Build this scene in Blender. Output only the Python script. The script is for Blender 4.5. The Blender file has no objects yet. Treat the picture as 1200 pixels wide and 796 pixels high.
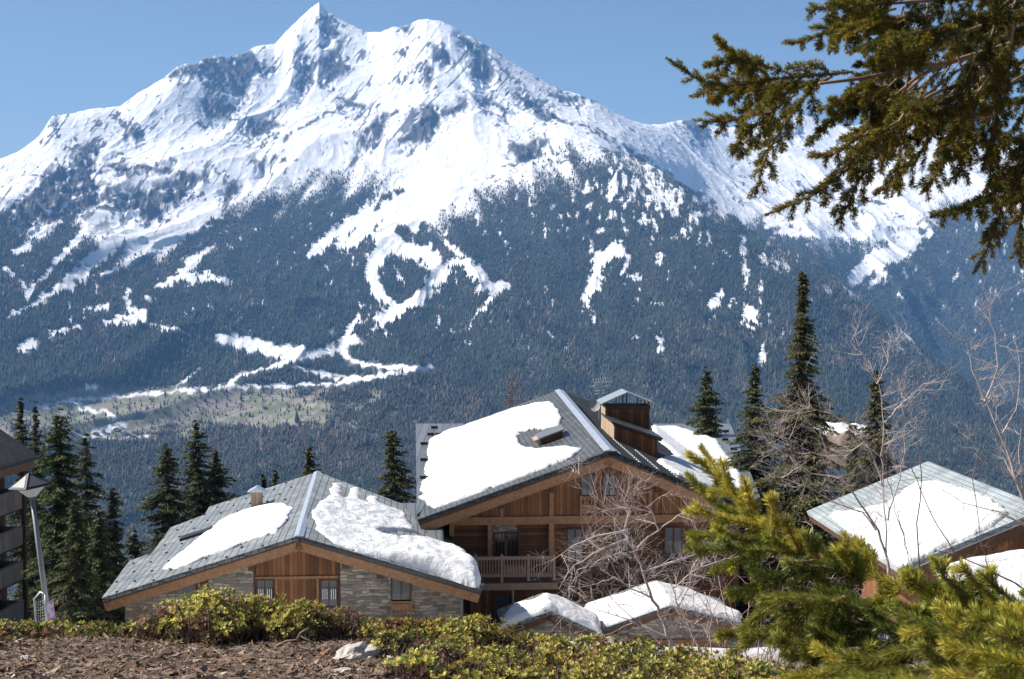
import bpy, bmesh, math, random
import numpy as np
from mathutils import Vector
R = math.radians
rng = np.random.default_rng(7)
random.seed(7)
scene = bpy.context.scene
COL = scene.collection

# ------------------------------------------------------------------ camera
F_PX = 1667.0; CX = 600.0; CY = 398.0
PITCH = math.atan(98.0 / F_PX)
CP, SP = math.cos(PITCH), math.sin(PITCH)
cam_d = bpy.data.cameras.new('camera'); cam = bpy.data.objects.new('camera', cam_d); COL.objects.link(cam)
cam_d.lens = 50.0; cam_d.sensor_width = 36.0; cam_d.clip_start = 0.05; cam_d.clip_end = 60000
cam.rotation_euler = (math.pi/2 - PITCH, 0, 0)
cam_d.dof.use_dof = True; cam_d.dof.focus_distance = 60.0; cam_d.dof.aperture_fstop = 24.0
scene.camera = cam

def ray(px, py):
    a = (px - CX) / F_PX; b = (CY - py) / F_PX
    return Vector((a, CP + b*SP, b*CP - SP))
def P(px, py, Y):
    d = ray(px, py); return d * (Y / d.y)
def hit(px, py, p0, n):
    d = ray(px, py); return d * (p0.dot(n) / d.dot(n))
def project(x, y, z):
    w = y*CP - z*SP
    return CX + F_PX*x/w, CY - F_PX*(y*SP + z*CP)/w

# ------------------------------------------------------------------ tagging
def tag(o, label=None, cat=None, group=None, kind=None):
    if label: o['label'] = label
    if cat: o['category'] = cat
    if group: o['group'] = group
    if kind: o['kind'] = kind
    return o
def empty(name, loc, rz=0.0):
    o = bpy.data.objects.new(name, None); COL.objects.link(o)
    o.location = loc; o.rotation_euler = (0, 0, rz); o.empty_display_size = 0.3
    return o
def link(name, me, parent=None):
    o = bpy.data.objects.new(name, me); COL.objects.link(o)
    if parent is not None:
        o.parent = parent
        # geometry is written in world coordinates: undo the parent's placement
        bpy_mat = parent_world(parent).inverted()
        o.matrix_parent_inverse = bpy_mat
    return o
from mathutils import Matrix
def parent_world(p):
    m = Matrix.Translation(p.location) @ p.rotation_euler.to_matrix().to_4x4()
    if p.parent is not None:
        m = parent_world(p.parent) @ p.matrix_parent_inverse @ m
    return m

# ------------------------------------------------------------------ mesh builder
class MB:
    def __init__(self): self.v = []; self.f = []; self.mi = []
    def poly(self, pts, mi=0):
        n = len(self.v); self.v += [tuple(p) for p in pts]; self.f.append(tuple(range(n, n+len(pts)))); self.mi.append(mi)
    def prism(self, pts, vec, mi=0):
        # pts: outline; vec: extrusion
        pts = [Vector(p) for p in pts]; vec = Vector(vec)
        nrm = Vector((0,0,0))
        for i in range(len(pts)):
            nrm += pts[i].cross(pts[(i+1) % len(pts)])
        if nrm.dot(vec) > 0: pts = pts[::-1]
        n = len(self.v); k = len(pts)
        self.v += [tuple(p) for p in pts] + [tuple(p+vec) for p in pts]
        self.f.append(tuple(range(n, n+k))); self.mi.append(mi)
        self.f.append(tuple(range(n+2*k-1, n+k-1, -1))); self.mi.append(mi)
        for i in range(k):
            j = (i+1) % k
            self.f.append((n+j, n+i, n+k+i, n+k+j)); self.mi.append(mi)
    def box(self, c, ax, ay, az, mi=0):
        c = Vector(c); ax = Vector(ax); ay = Vector(ay); az = Vector(az)
        p = [c-ax-ay-az, c+ax-ay-az, c+ax+ay-az, c-ax+ay-az]
        self.prism(p, az*2, mi)
    def aabox(self, x0, x1, y0, y1, z0, z1, mi=0):
        self.prism([(x0,y0,z0),(x1,y0,z0),(x1,y1,z0),(x0,y1,z0)], (0,0,z1-z0), mi)
    def tube(self, pts, rad, sides=6, mi=0, cap=True):
        pts = [Vector(p) for p in pts]; rings = []
        up = Vector((0,0,1)); prev = None
        for i, p in enumerate(pts):
            t = (pts[min(i+1,len(pts)-1)] - pts[max(i-1,0)])
            if t.length < 1e-9: t = Vector((0,0,1))
            t.normalize()
            if prev is None:
                a = t.cross(up)
                if a.length < 1e-3: a = t.cross(Vector((1,0,0)))
            else:
                a = prev - t*prev.dot(t)
                if a.length < 1e-4: a = t.cross(up)
            a.normalize(); prev = a; b = t.cross(a)
            r = rad[i] if hasattr(rad, '__len__') else rad
            n = len(self.v)
            for k in range(sides):
                w = 2*math.pi*k/sides
                self.v.append(tuple(p + a*(math.cos(w)*r) + b*(math.sin(w)*r)))
            rings.append(n)
        for i in range(len(rings)-1):
            for k in range(sides):
                k2 = (k+1) % sides
                self.f.append((rings[i]+k, rings[i]+k2, rings[i+1]+k2, rings[i+1]+k)); self.mi.append(mi)
        if cap:
            self.f.append(tuple(rings[0]+k for k in range(sides-1,-1,-1))); self.mi.append(mi)
            self.f.append(tuple(rings[-1]+k for k in range(sides))); self.mi.append(mi)
    def build(self, name, mats, parent=None, smooth=False, uv=True, bevel=0.0):
        me = bpy.data.meshes.new(name); me.from_pydata(self.v, [], self.f)
        if not isinstance(mats, (list, tuple)): mats = [mats]
        for m in mats: me.materials.append(m)
        me.polygons.foreach_set('material_index', self.mi)
        if smooth: me.polygons.foreach_set('use_smooth', [True]*len(self.f))
        if uv: auto_uv(me)
        me.update()
        o = link(name, me, parent)
        if bevel:
            b = o.modifiers.new('bevel', 'BEVEL'); b.width = bevel; b.segments = 1; b.limit_method = 'ANGLE'
        return o

def auto_uv(me):
    n = len(me.loops); nv = len(me.vertices); nf = len(me.polygons)
    if nf == 0: return
    co = np.empty(nv*3); me.vertices.foreach_get('co', co); co = co.reshape(-1, 3)
    li = np.empty(n, np.int32); me.loops.foreach_get('vertex_index', li)
    no = np.empty(nf*3); me.polygons.foreach_get('normal', no); no = no.reshape(-1, 3)
    lt = np.empty(nf, np.int32); me.polygons.foreach_get('loop_total', lt)
    nl = np.repeat(no, lt, axis=0)
    u = np.stack([-nl[:,1], nl[:,0], 0*nl[:,0]], 1); L = np.linalg.norm(u, axis=1)
    flat = L < 0.05; u[flat] = (1,0,0); L[flat] = 1; u /= L[:,None]
    v = np.cross(nl, u)
    c = co[li]
    uv = np.stack([(c*u).sum(1), (c*v).sum(1)], 1)
    lay = me.uv_layers.new(name='UVMap'); lay.data.foreach_set('uv', uv.astype(np.float32).ravel())

def np_mesh(name, verts, faces, mats, parent=None, smooth=False, col=None, fmat=None, colname='Col'):
    """fast mesh from arrays: faces (n,3) or (n,4)"""
    me = bpy.data.meshes.new(name); k = faces.shape[1]
    me.vertices.add(len(verts)); me.vertices.foreach_set('co', np.asarray(verts, np.float32).ravel())
    me.loops.add(faces.size); me.loops.foreach_set('vertex_index', faces.astype(np.int32).ravel())
    me.polygons.add(len(faces)); me.polygons.foreach_set('loop_start', np.arange(0, faces.size, k, dtype=np.int32))
    me.polygons.foreach_set('loop_total', np.full(len(faces), k, np.int32))
    if smooth: me.polygons.foreach_set('use_smooth', np.ones(len(faces), bool))
    if not isinstance(mats, (list, tuple)): mats = [mats]
    for m in mats: me.materials.append(m)
    if fmat is not None: me.polygons.foreach_set('material_index', fmat.astype(np.int32))
    if col is not None:
        at = me.color_attributes.new(colname, 'FLOAT_COLOR', 'POINT')
        c4 = np.ones((len(verts), 4), np.float32); c4[:, :3] = col
        at.data.foreach_set('color', c4.ravel())
    me.update(calc_edges=True); me.validate()
    return link(name, me, parent)

# ------------------------------------------------------------------ noise
def _hash(ix, iy, s):
    h = (ix.astype(np.int64)*374761393 + iy.astype(np.int64)*668265263 + s*1274126177) & 0xffffffff
    h = ((h ^ (h >> 13)) * 1274126177) & 0xffffffff
    h = (h ^ (h >> 16)) & 0xffffffff
    return h / 4294967295.0
def vnoise(x, y, s=0):
    ix = np.floor(x); iy = np.floor(y); fx = x-ix; fy = y-iy
    fx = fx*fx*fx*(fx*(fx*6-15)+10); fy = fy*fy*fy*(fy*(fy*6-15)+10)
    a = _hash(ix,iy,s); b = _hash(ix+1,iy,s); c = _hash(ix,iy+1,s); d = _hash(ix+1,iy+1,s)
    return (a + (b-a)*fx + (c-a)*fy + (a-b-c+d)*fx*fy)*2-1
def fbm(x, y, s=0, o=5, g=0.5, lac=2.03):
    t = 0; a = 1; n = 0
    for i in range(o):
        t = t + a*vnoise(x, y, s+i*17); n += a; a *= g; x, y = x*lac*0.8+y*lac*0.6+3.1, y*lac*0.8-x*lac*0.6+1.7
    return t/n
def ridged(x, y, s=0, o=5, g=0.5, lac=2.03):
    t = 0; a = 1; n = 0; w = 1
    for i in range(o):
        r = 1-np.abs(vnoise(x, y, s+i*17))*1.6; r = np.clip(r,0,1)**2
        t = t + a*r*w; w = np.clip(r*1.6,0,1); n += a; a *= g
        x, y = x*lac*0.8+y*lac*0.6+3.1, y*lac*0.8-x*lac*0.6+1.7
    return t/n
def sstep(a, b, x):
    t = np.clip((x-a)/(b-a), 0, 1); return t*t*(3-2*t)
def in_poly(px, py, poly):
    ins = np.zeros(px.shape, bool); n = len(poly)
    for i in range(n):
        x0,y0 = poly[i]; x1,y1 = poly[(i+1)%n]
        if y0 == y1: continue
        c = ((y0 > py) != (y1 > py)) & (px < (x1-x0)*(py-y0)/(y1-y0)+x0)
        ins ^= c
    return ins
def d_line(px, py, pts, closed=False):
    """distance to polyline, and parameter (index) of the nearest place"""
    d = np.full(px.shape, 1e9); tt = np.zeros(px.shape)
    m = len(pts) if closed else len(pts)-1
    if len(pts) == 1:
        return np.hypot(px-pts[0][0], py-pts[0][1]), tt
    for i in range(m):
        x0,y0 = pts[i][:2]; x1,y1 = pts[(i+1)%len(pts)][:2]
        vx, vy = x1-x0, y1-y0; L = vx*vx+vy*vy+1e-9
        t = np.clip(((px-x0)*vx+(py-y0)*vy)/L, 0, 1)
        q = np.hypot(px-x0-t*vx, py-y0-t*vy); k = q < d
        d = np.where(k, q, d); tt = np.where(k, i+t, tt)
    return d, tt
def sdf(px, py, poly):
    """signed distance, positive inside"""
    d, _ = d_line(px, py, poly, True)
    return np.where(in_poly(px, py, poly), d, -d)

# ------------------------------------------------------------------ materials
class NT:
    """tiny wrapper for node trees"""
    def __init__(self, name):
        self.m = bpy.data.materials.new(name); self.m.use_nodes = True
        self.t = self.m.node_tree; self.t.nodes.clear()
        self.out = self.n('ShaderNodeOutputMaterial')
        self.b = self.n('ShaderNodeBsdfPrincipled'); self.l(self.b.outputs[0], self.out.inputs[0])
    def n(self, t, **k):
        x = self.t.nodes.new(t)
        for a, b in k.items(): setattr(x, a, b)
        return x
    def l(self, a, b): self.t.links.new(a, b)
    def set(self, **k):
        for a, v in k.items(): self.b.inputs[a.replace('_', ' ')].default_value = v
    def coord(self, kind='Object', scale=(1,1,1), warp=0, wscale=1.0):
        tc = self.n('ShaderNodeTexCoord'); mp = self.n('ShaderNodeMapping'); mp.inputs['Scale'].default_value = scale
        src = tc.outputs[kind]
        if warp:
            nz = self.noise(src, wscale, 3); sub = self.n('ShaderNodeVectorMath', operation='SUBTRACT'); sub.inputs[1].default_value = (.5,.5,.5)
            self.l(nz.outputs['Color'], sub.inputs[0])
            sc = self.n('ShaderNodeVectorMath', operation='SCALE'); sc.inputs['Scale'].default_value = warp; self.l(sub.outputs[0], sc.inputs[0])
            ad = self.n('ShaderNodeVectorMath', operation='ADD'); self.l(src, ad.inputs[0]); self.l(sc.outputs[0], ad.inputs[1]); src = ad.outputs[0]
        self.l(src, mp.inputs[0]); return mp.outputs[0]
    def noise(self, co, scale, detail=4, rough=0.55):
        x = self.n('ShaderNodeTexNoise'); x.inputs['Scale'].default_value = scale; x.inputs['Detail'].default_value = detail
        x.inputs['Roughness'].default_value = rough
        if co is not None: self.l(co, x.inputs['Vector'])
        return x
    def ramp(self, fac, stops, interp='LINEAR'):
        x = self.n('ShaderNodeValToRGB'); x.color_ramp.interpolation = interp
        e = x.color_ramp.elements
        while len(e) < len(stops): e.new(0.5)
        for i, (p, c) in enumerate(stops):
            e[i].position = p; e[i].color = (*c, 1) if len(c) == 3 else c
        self.l(fac, x.inputs[0]); return x.outputs[0]
    def mix(self, a, b, fac, mode='MIX'):
        x = self.n('ShaderNodeMix', data_type='RGBA', blend_type=mode)
        for s, v in ((x.inputs[6], a), (x.inputs[7], b), (x.inputs[0], fac)):
            if hasattr(v, 'links') or hasattr(v, 'is_linked'): self.l(v, s)
            elif isinstance(v, tuple): s.default_value = (*v, 1) if len(v) == 3 else v
            else: s.default_value = v
        return x.outputs[2]
    def math(self, op, a, b=None, clamp=False):
        x = self.n('ShaderNodeMath', operation=op); x.use_clamp = clamp
        for s, v in ((x.inputs[0], a), (x.inputs[1], b)):
            if v is None: continue
            if hasattr(v, 'is_linked'): self.l(v, s)
            else: s.default_value = v
        return x.outputs[0]
    def bump(self, h, strength=0.3, dist=0.02):
        x = self.n('ShaderNodeBump'); x.inputs['Strength'].default_value = strength; x.inputs['Distance'].default_value = dist
        self.l(h, x.inputs['Height']); self.l(x.outputs[0], self.b.inputs['Normal'])
    def base(self, c):
        s = self.b.inputs['Base Color']
        if isinstance(c, tuple): s.default_value = (*c, 1)
        else: self.l(c, s)
def mat_attr(name, rough=0.9, nscale=None, namp=0.25, bump=0.0, bdist=1.0, trans=0.0, obj_random=0.0):
    t = NT(name); a = t.n('ShaderNodeVertexColor'); a.layer_name = 'Col'; c = a.outputs[0]
    co = t.coord('Object')
    if nscale:
        nz = t.noise(co, nscale, 5, 0.6)
        f = t.ramp(nz.outputs[0], [(0.25, (1-namp,)*3), (0.75, (1+namp*0.3,)*3)])
        c = t.mix(c, f, 1.0, 'MULTIPLY')
        if bump: t.bump(nz.outputs[0], bump, bdist)
    t.base(c); t.set(Roughness=rough, Specular_IOR_Level=0.2)
    if trans:
        tr = t.n('ShaderNodeBsdfTranslucent'); t.l(c, tr.inputs[0])
        ms = t.n('ShaderNodeMixShader'); ms.inputs[0].default_value = trans
        t.l(t.b.outputs[0], ms.inputs[1]); t.l(tr.outputs[0], ms.inputs[2]); t.l(ms.outputs[0], t.out.inputs[0])
    return t.m

# ------------------------------------------------------------------ light and sky
SUN_EL = R(43); SUN_AZ = R(-80)       # azimuth from +Y (view), negative = left
sv = Vector((math.sin(SUN_AZ)*math.cos(SUN_EL), math.cos(SUN_AZ)*math.cos(SUN_EL), math.sin(SUN_EL)))
sl = bpy.data.lights.new('sun', 'SUN'); sl.energy = 4.9; sl.angle = R(0.53); sl.color = (1.0, 0.95, 0.88)
so = bpy.data.objects.new('sun', sl); COL.objects.link(so); so.rotation_euler = sv.to_track_quat('Z', 'Y').to_euler()
so.location = sv*50
W = bpy.data.worlds.new('World'); scene.world = W; W.use_nodes = True
nt = W.node_tree; bg = nt.nodes['Background']
sky = nt.nodes.new('ShaderNodeTexSky'); sky.sky_type = 'NISHITA'; sky.sun_disc = False
sky.sun_elevation = SUN_EL; sky.sun_rotation = SUN_AZ % (2*math.pi)
sky.altitude = 1850; sky.air_density = 1.0; sky.dust_density = 2.0; sky.ozone_density = 0.8
nt.links.new(sky.outputs[0], bg.inputs[0]); bg.inputs[1].default_value = 0.055
scene.view_settings.view_transform = 'Standard'; scene.view_settings.look = 'None'
scene.view_settings.exposure = 0.75; scene.view_settings.gamma = 1.0; scene.view_settings.use_curve_mapping = False
scene.render.engine = 'CYCLES'
cy = scene.cycles
cy.use_denoising = True
try: cy.denoiser = 'OPENIMAGEDENOISE'; cy.denoising_input_passes = 'RGB_ALBEDO_NORMAL'; cy.denoising_prefilter = 'ACCURATE'
except Exception: pass
cy.max_bounces = 6; cy.diffuse_bounces = 3; cy.glossy_bounces = 2; cy.transmission_bounces = 3; cy.transparent_max_bounces = 6
cy.volume_bounces = 1
cy.volume_max_steps = 64
# ------------------------------------------------------------------ far terrain
def curve(tab, x):
    xs = [a for a, b in tab]; ys = [b for a, b in tab]
    return np.interp(x, xs, ys)
cols = np.concatenate([np.arange(-1100, -60, 14.0), np.arange(-60, 1262, 1.05), np.arange(1275, 2320, 14.0)])
NC = len(cols)
ridge_py = curve([(-1100,150),(-600,260),(-200,235),(0,186),(20,178),(45,160),(62,137),(85,133),(110,127),(140,124),(160,110),(185,95),(210,78),(235,71),(262,67),(285,63),
    (300,54),(322,51),(340,32),(355,18),(367,9),(374,4),(381,12),(398,22),(415,31),(430,38),(447,37),(462,31),(480,29),(490,23),(500,22),(515,24),(530,31),(545,42),(560,50),
    (580,60),(600,74),(620,85),(640,98),(660,107),(685,114),(700,120),(720,133),(745,146),(775,150),(790,143),(812,140),(840,152),(870,150),(900,138),(940,134),(980,150),(1050,146),(1120,160),(1200,175),(1400,150),(2300,220)], cols)
ridge_d = curve([(-1100,9000),(0,9300),(200,10200),(374,11500),(500,10900),(750,10600),(800,12500),(900,13500),(2300,13500)], cols)
# crest of the wooded spur in front (on the right); on the left just a place on the slope
sp_py = curve([(-1100,300),(0,235),(150,240),(400,215),(560,190),(640,178),(690,172),(720,180),(760,196),(800,215),(830,236),(860,252),(890,276),(910,288),(950,306),(985,332),(1010,352),(1060,392),(1100,425),(1200,480),(1400,540),(2300,560)], cols)
sp_d = curve([(-1100,7000),(0,7400),(300,8300),(500,8400),(690,8000),(860,6900),(1000,6100),(1100,5500),(1200,5000),(1400,4500),(2300,4500)], cols)
dip = curve([(-1100,0),(620,0),(720,60),(800,170),(900,330),(1100,560),(2300,600)], cols)     # metres the ground falls behind the crest
mid_py = curve([(-1100,380),(0,352),(200,345),(400,345),(600,330),(800,345),(900,372),(1000,420),(1100,480),(1200,530),(2300,600)], cols)
mid_d = curve([(-1100,5500),(0,5900),(400,6200),(700,5900),(1000,5000),(1200,4200),(2300,4000)], cols)
sh2_py = curve([(-1100,460),(0,442),(90,452),(200,450),(400,436),(520,430),(700,440),(900,460),(1100,530),(1200,560),(2300,640)], cols)
sh2_d = curve([(-1100,4900),(0,5050),(400,5100),(700,4700),(1000,4200),(1200,3700),(2300,3500)], cols)
sh1_py = curve([(-1100,520),(0,515),(200,520),(300,500),(420,480),(520,480),(700,500),(900,540),(1200,620),(2300,700)], cols)
sh1_d = curve([(-1100,3900),(0,4050),(200,4100),(420,4300),(700,4000),(1200,3300),(2300,3200)], cols)
val_py = curve([(-1100,680),(0,640),(400,640),(900,650),(1200,700),(2300,760)], cols)
val_d = np.full(NC, 2900.0)
near_d = np.full(NC, 2300.0); near_py = np.full(NC, 830.0)
n0_d = np.full(NC, 170.0)
def z_at(py, Y):
    b = (CY-py)/F_PX
    return Y*(b*CP-SP)/(CP+b*SP)
Z = lambda py, Y: z_at(py, Y)
val_z = Z(val_py, val_d)
sp_z = Z(sp_py, sp_d)
def smc(a, s=26):
    k = np.exp(-0.5*(np.arange(-80,81)/s)**2); k /= k.sum(); return np.convolve(np.pad(a, 80, mode='edge'), k, 'valid')
rsm = smc(ridge_py); rsd = smc(ridge_d); _t = sstep(725, 750, cols); ridge_py = ridge_py*(1-_t) + smc(ridge_py, 9)*_t; ridge_d = smc(ridge_d, 22)
far_d = (sp_d + (ridge_d-sp_d)*0.55)
far_py = rsm + (sp_py-rsm)*0.50
right = sstep(700, 900, cols)
far_py = far_py*(1-right) + np.minimum(sp_py, curve([(700,165),(860,215),(1000,235),(1200,235),(2300,260)], cols))*right
low_d = (sp_d + (ridge_d-sp_d)*0.28); low_z = sp_z*(1-0.28) + 0.28*Z(rsm, rsd)
low_py2 = curve([(700,300),(860,290),(960,308),(1010,350),(1100,420),(2300,500)], cols)
low_z = low_z*(1-right) + right*np.minimum(Z(low_py2, low_d), sp_z+40)
dip_d = sp_d + (low_d-sp_d)*0.35
dip_z = (sp_z + (low_z-sp_z)*0.35)*(1) - dip*0.7
# farther right the slope behind starts low in the gorge so the ravine is open
nodes = [(n0_d, np.full(NC, -62.0)), (near_d, np.minimum(val_z-60, -62-(2300-170)*0.42)), (val_d, val_z), (sh1_d, Z(sh1_py, sh1_d)), (sh2_d, Z(sh2_py, sh2_d)),
         (mid_d, Z(mid_py, mid_d)), (sp_d, sp_z), (dip_d, dip_z), (low_d, low_z), (far_d, Z(far_py, far_d)), (ridge_d, Z(ridge_py, ridge_d)), (ridge_d+700, Z(ridge_py, ridge_d)-420), (ridge_d+3000, Z(ridge_py, ridge_d)-1500)]
nseg = [10, 30, 110, 80, 90, 150, 22, 28, 100, 160, 8, 4]
ND = np.stack([a for a, b in nodes], 1); NZ = np.stack([b for a, b in nodes], 1)
# monotone cubic (Fritsch-Carlson) for every column
h = np.diff(ND, axis=1); dlt = np.diff(NZ, axis=1)/h
m = np.zeros_like(NZ); m[:,0] = dlt[:,0]; m[:,-1] = dlt[:,-1]
w1 = 2*h[:,1:]+h[:,:-1]; w2 = h[:,1:]+2*h[:,:-1]
same = dlt[:,1:]*dlt[:,:-1] > 0
with np.errstate(divide='ignore', invalid='ignore'):
    hm = (w1+w2)/(w1/dlt[:,:-1]+w2/dlt[:,1:])
m[:,1:-1] = np.where(same, hm, 0)
ys = []; zs = []
for k, n in enumerate(nseg):
    for i in range(n + (1 if k == len(nseg)-1 else 0)):
        t = i/n; hh = h[:,k]
        ys.append(ND[:,k] + t*hh)
        zs.append(NZ[:,k]*(2*t**3-3*t**2+1) + hh*m[:,k]*(t**3-2*t**2+t) + NZ[:,k+1]*(-2*t**3+3*t**2) + hh*m[:,k+1]*(t**3-t**2))
Yg = np.array(ys); Zg = np.array(zs); NR = Yg.shape[0]
Xg = (cols[None,:]-CX)/F_PX * (Yg*CP - Zg*SP)
bpx, bpy_ = project(Xg, Yg, Zg)
# relief: gullies and spurs that run down the slopes
left = 1-sstep(430, 620, bpx + 0.6*(bpy_-200))
def aniso(x, y, ang, sx, sy, s, o=6, g=0.5):
    c, n_ = math.cos(ang), math.sin(ang)
    u = (x*c + y*n_)/sx; v = (-x*n_ + y*c)/sy
    wu = fbm(x/1400, y/1400, s+50, 3)*0.55; wv = fbm(x/1400+9, y/1400, s+51, 3)*0.55
    return ridged(u+wu, v+wv, s, o, g)
r1 = aniso(Xg, Yg, R(-11), 560, 3600, 11)      # left part: spurs fall towards the lower left
r2 = aniso(Xg, Yg, R(9), 520, 3200, 23)
rr = r1*left + r2*(1-left)
fine = ridged(Xg/210, Yg/260, 5, 5, 0.55)
RK = [[(195,88),(215,76),(240,68),(265,64),(295,62),(318,78),(292,88),(290,112),(262,110),(277,126),(262,142),(240,140),(236,120),(254,103),(236,84),(205,92)],
 [(352,64),(372,68),(367,90),(352,112),(344,108),(352,84)], [(376,76),(388,60),(398,58),(404,84),(392,98),(378,92)], [(372,30),(392,28),(398,44),(378,48)],
 [(45,205),(68,192),(92,198),(86,178),(112,167),(116,172),(108,198),(118,236),(80,262),(30,265),(0,262),(18,238),(42,222)], [(55,145),(68,138),(62,152)],
 [(503,56),(514,52),(526,62),(540,72),(520,78),(506,72)], [(535,42),(552,48),(566,56),(580,90),(566,102),(552,86),(548,62)], [(464,30),(480,30),(482,40),(470,38)],
 [(476,158),(490,138),(500,122),(520,128),(545,114),(548,124),(520,138),(508,158),(482,172),(462,168)], [(425,158),(448,132),(458,136),(446,162),(418,186),(420,172)],
 [(594,174),(618,164),(645,160),(634,182),(608,188)], [(652,110),(686,116),(682,124),(660,120)], [(604,108),(622,114),(650,138),(640,142),(618,126)], [(400,116),(432,124),(428,130),(402,124)],
 [(140,232),(178,218),(210,206),(244,202),(214,232),(180,256),(150,262)],[(120,196),(150,192),(190,194),(204,190),(196,198),(150,204)],[(150,160),(162,150),(170,158),(158,166)],
 [(498,74),(508,80),(504,104),(496,92)],[(540,100),(562,112),(600,130),(596,134),(560,120)],[(262,218),(285,214),(280,226),(262,230)],[(800,150),(822,142),(838,152),(820,158)],[(905,150),(930,140),(940,160),(915,165)],
 [(300,186),(318,196),(304,204)],[(285,150),(322,138),(330,148),(296,160)]]
cliff = np.zeros(bpx.shape)
for pl in RK:
    x0 = min(p[0] for p in pl)-12; x1 = max(p[0] for p in pl)+12; y0 = min(p[1] for p in pl)-12; y1 = max(p[1] for p in pl)+12
    sel = (bpx > x0) & (bpx < x1) & (bpy_ > y0) & (bpy_ < y1)
    cliff[sel] = np.maximum(cliff[sel], sstep(-9, 4, sdf(bpx[sel], bpy_[sel], pl)))
amp = 66 - 30*sstep(330, 230, bpy_)
amp = amp*np.where(Yg < 2800, 0.5, 1)
crest = 1 - 0.82*np.exp(-((bpy_-np.minimum(ridge_py, 900)[None,:])/26.0)**2)
crest2 = 1 - 0.75*np.exp(-((bpy_-sp_py[None,:])/12.0)**2)*right[None,:]
amp = amp*crest*crest2
Zg = Zg + (rr-0.42)*amp*2.0 + (fine-0.4)*(16-6*sstep(340,190,bpy_)+62*cliff)*(0.35+0.65*crest)*crest2 + (ridged(Xg/60, Yg/70, 9, 3)-.4)*(3+5*sstep(300,180,bpy_)+26*cliff)
RX = np.where(Yg > ridge_d[None,:]+10, 1, 0)

# ---- what covers the ground: painted on the terrain as snow, rock, forest floor, meadow
PX, PY = project(Xg, Yg, Zg)
wx = PX + fbm(PX/26, PY/26, 31, 4)*9 + fbm(PX/7, PY/7, 33, 3)*3.2
wy = PY + fbm(PX/26+7, PY/26, 32, 4)*9 + fbm(PX/7+3, PY/7, 34, 3)*3.2
lx = PX + fbm(PX/8, PY/8, 35, 4)*5.5; ly = PY + fbm(PX/8+5, PY/8, 36, 4)*4.5
isfar = (Yg > (dip_d[None,:]+ (low_d-dip_d)[None,:]*0.3)) & (PX > 700)
tl = curve([(-1100,300),(-100,262),(0,262),(60,272),(100,280),(150,302),(190,298),(250,256),(310,238),(350,228),(400,222),(450,222),(480,232),(505,265),(530,262),(560,237),(600,217),(640,205),(680,194),(700,186),(740,188),(780,202),(830,232),(870,258),(905,280),(950,300),(1010,345),(1100,420),(1300,500)], PX)
tlf = curve([(600,300),(840,290),(900,270),(1000,282),(1060,285),(1085,262),(1120,245),(1200,262),(1400,270)], PX)
tl = np.where(isfar, tlf, tl)
soft = np.where(isfar, 22, np.where(PX > 620, 34, 20))
streak = fbm((PX+0.8*PY)/16, (PY-0.8*PX)/60, 41, 5)*left + fbm((PX-0.55*PY)/15, (PY+0.55*PX)/55, 42, 5)*(1-left)
forest = sstep(-1.0, 1.0, (wy - tl)/soft + streak*1.7 + 0.15)
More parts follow.
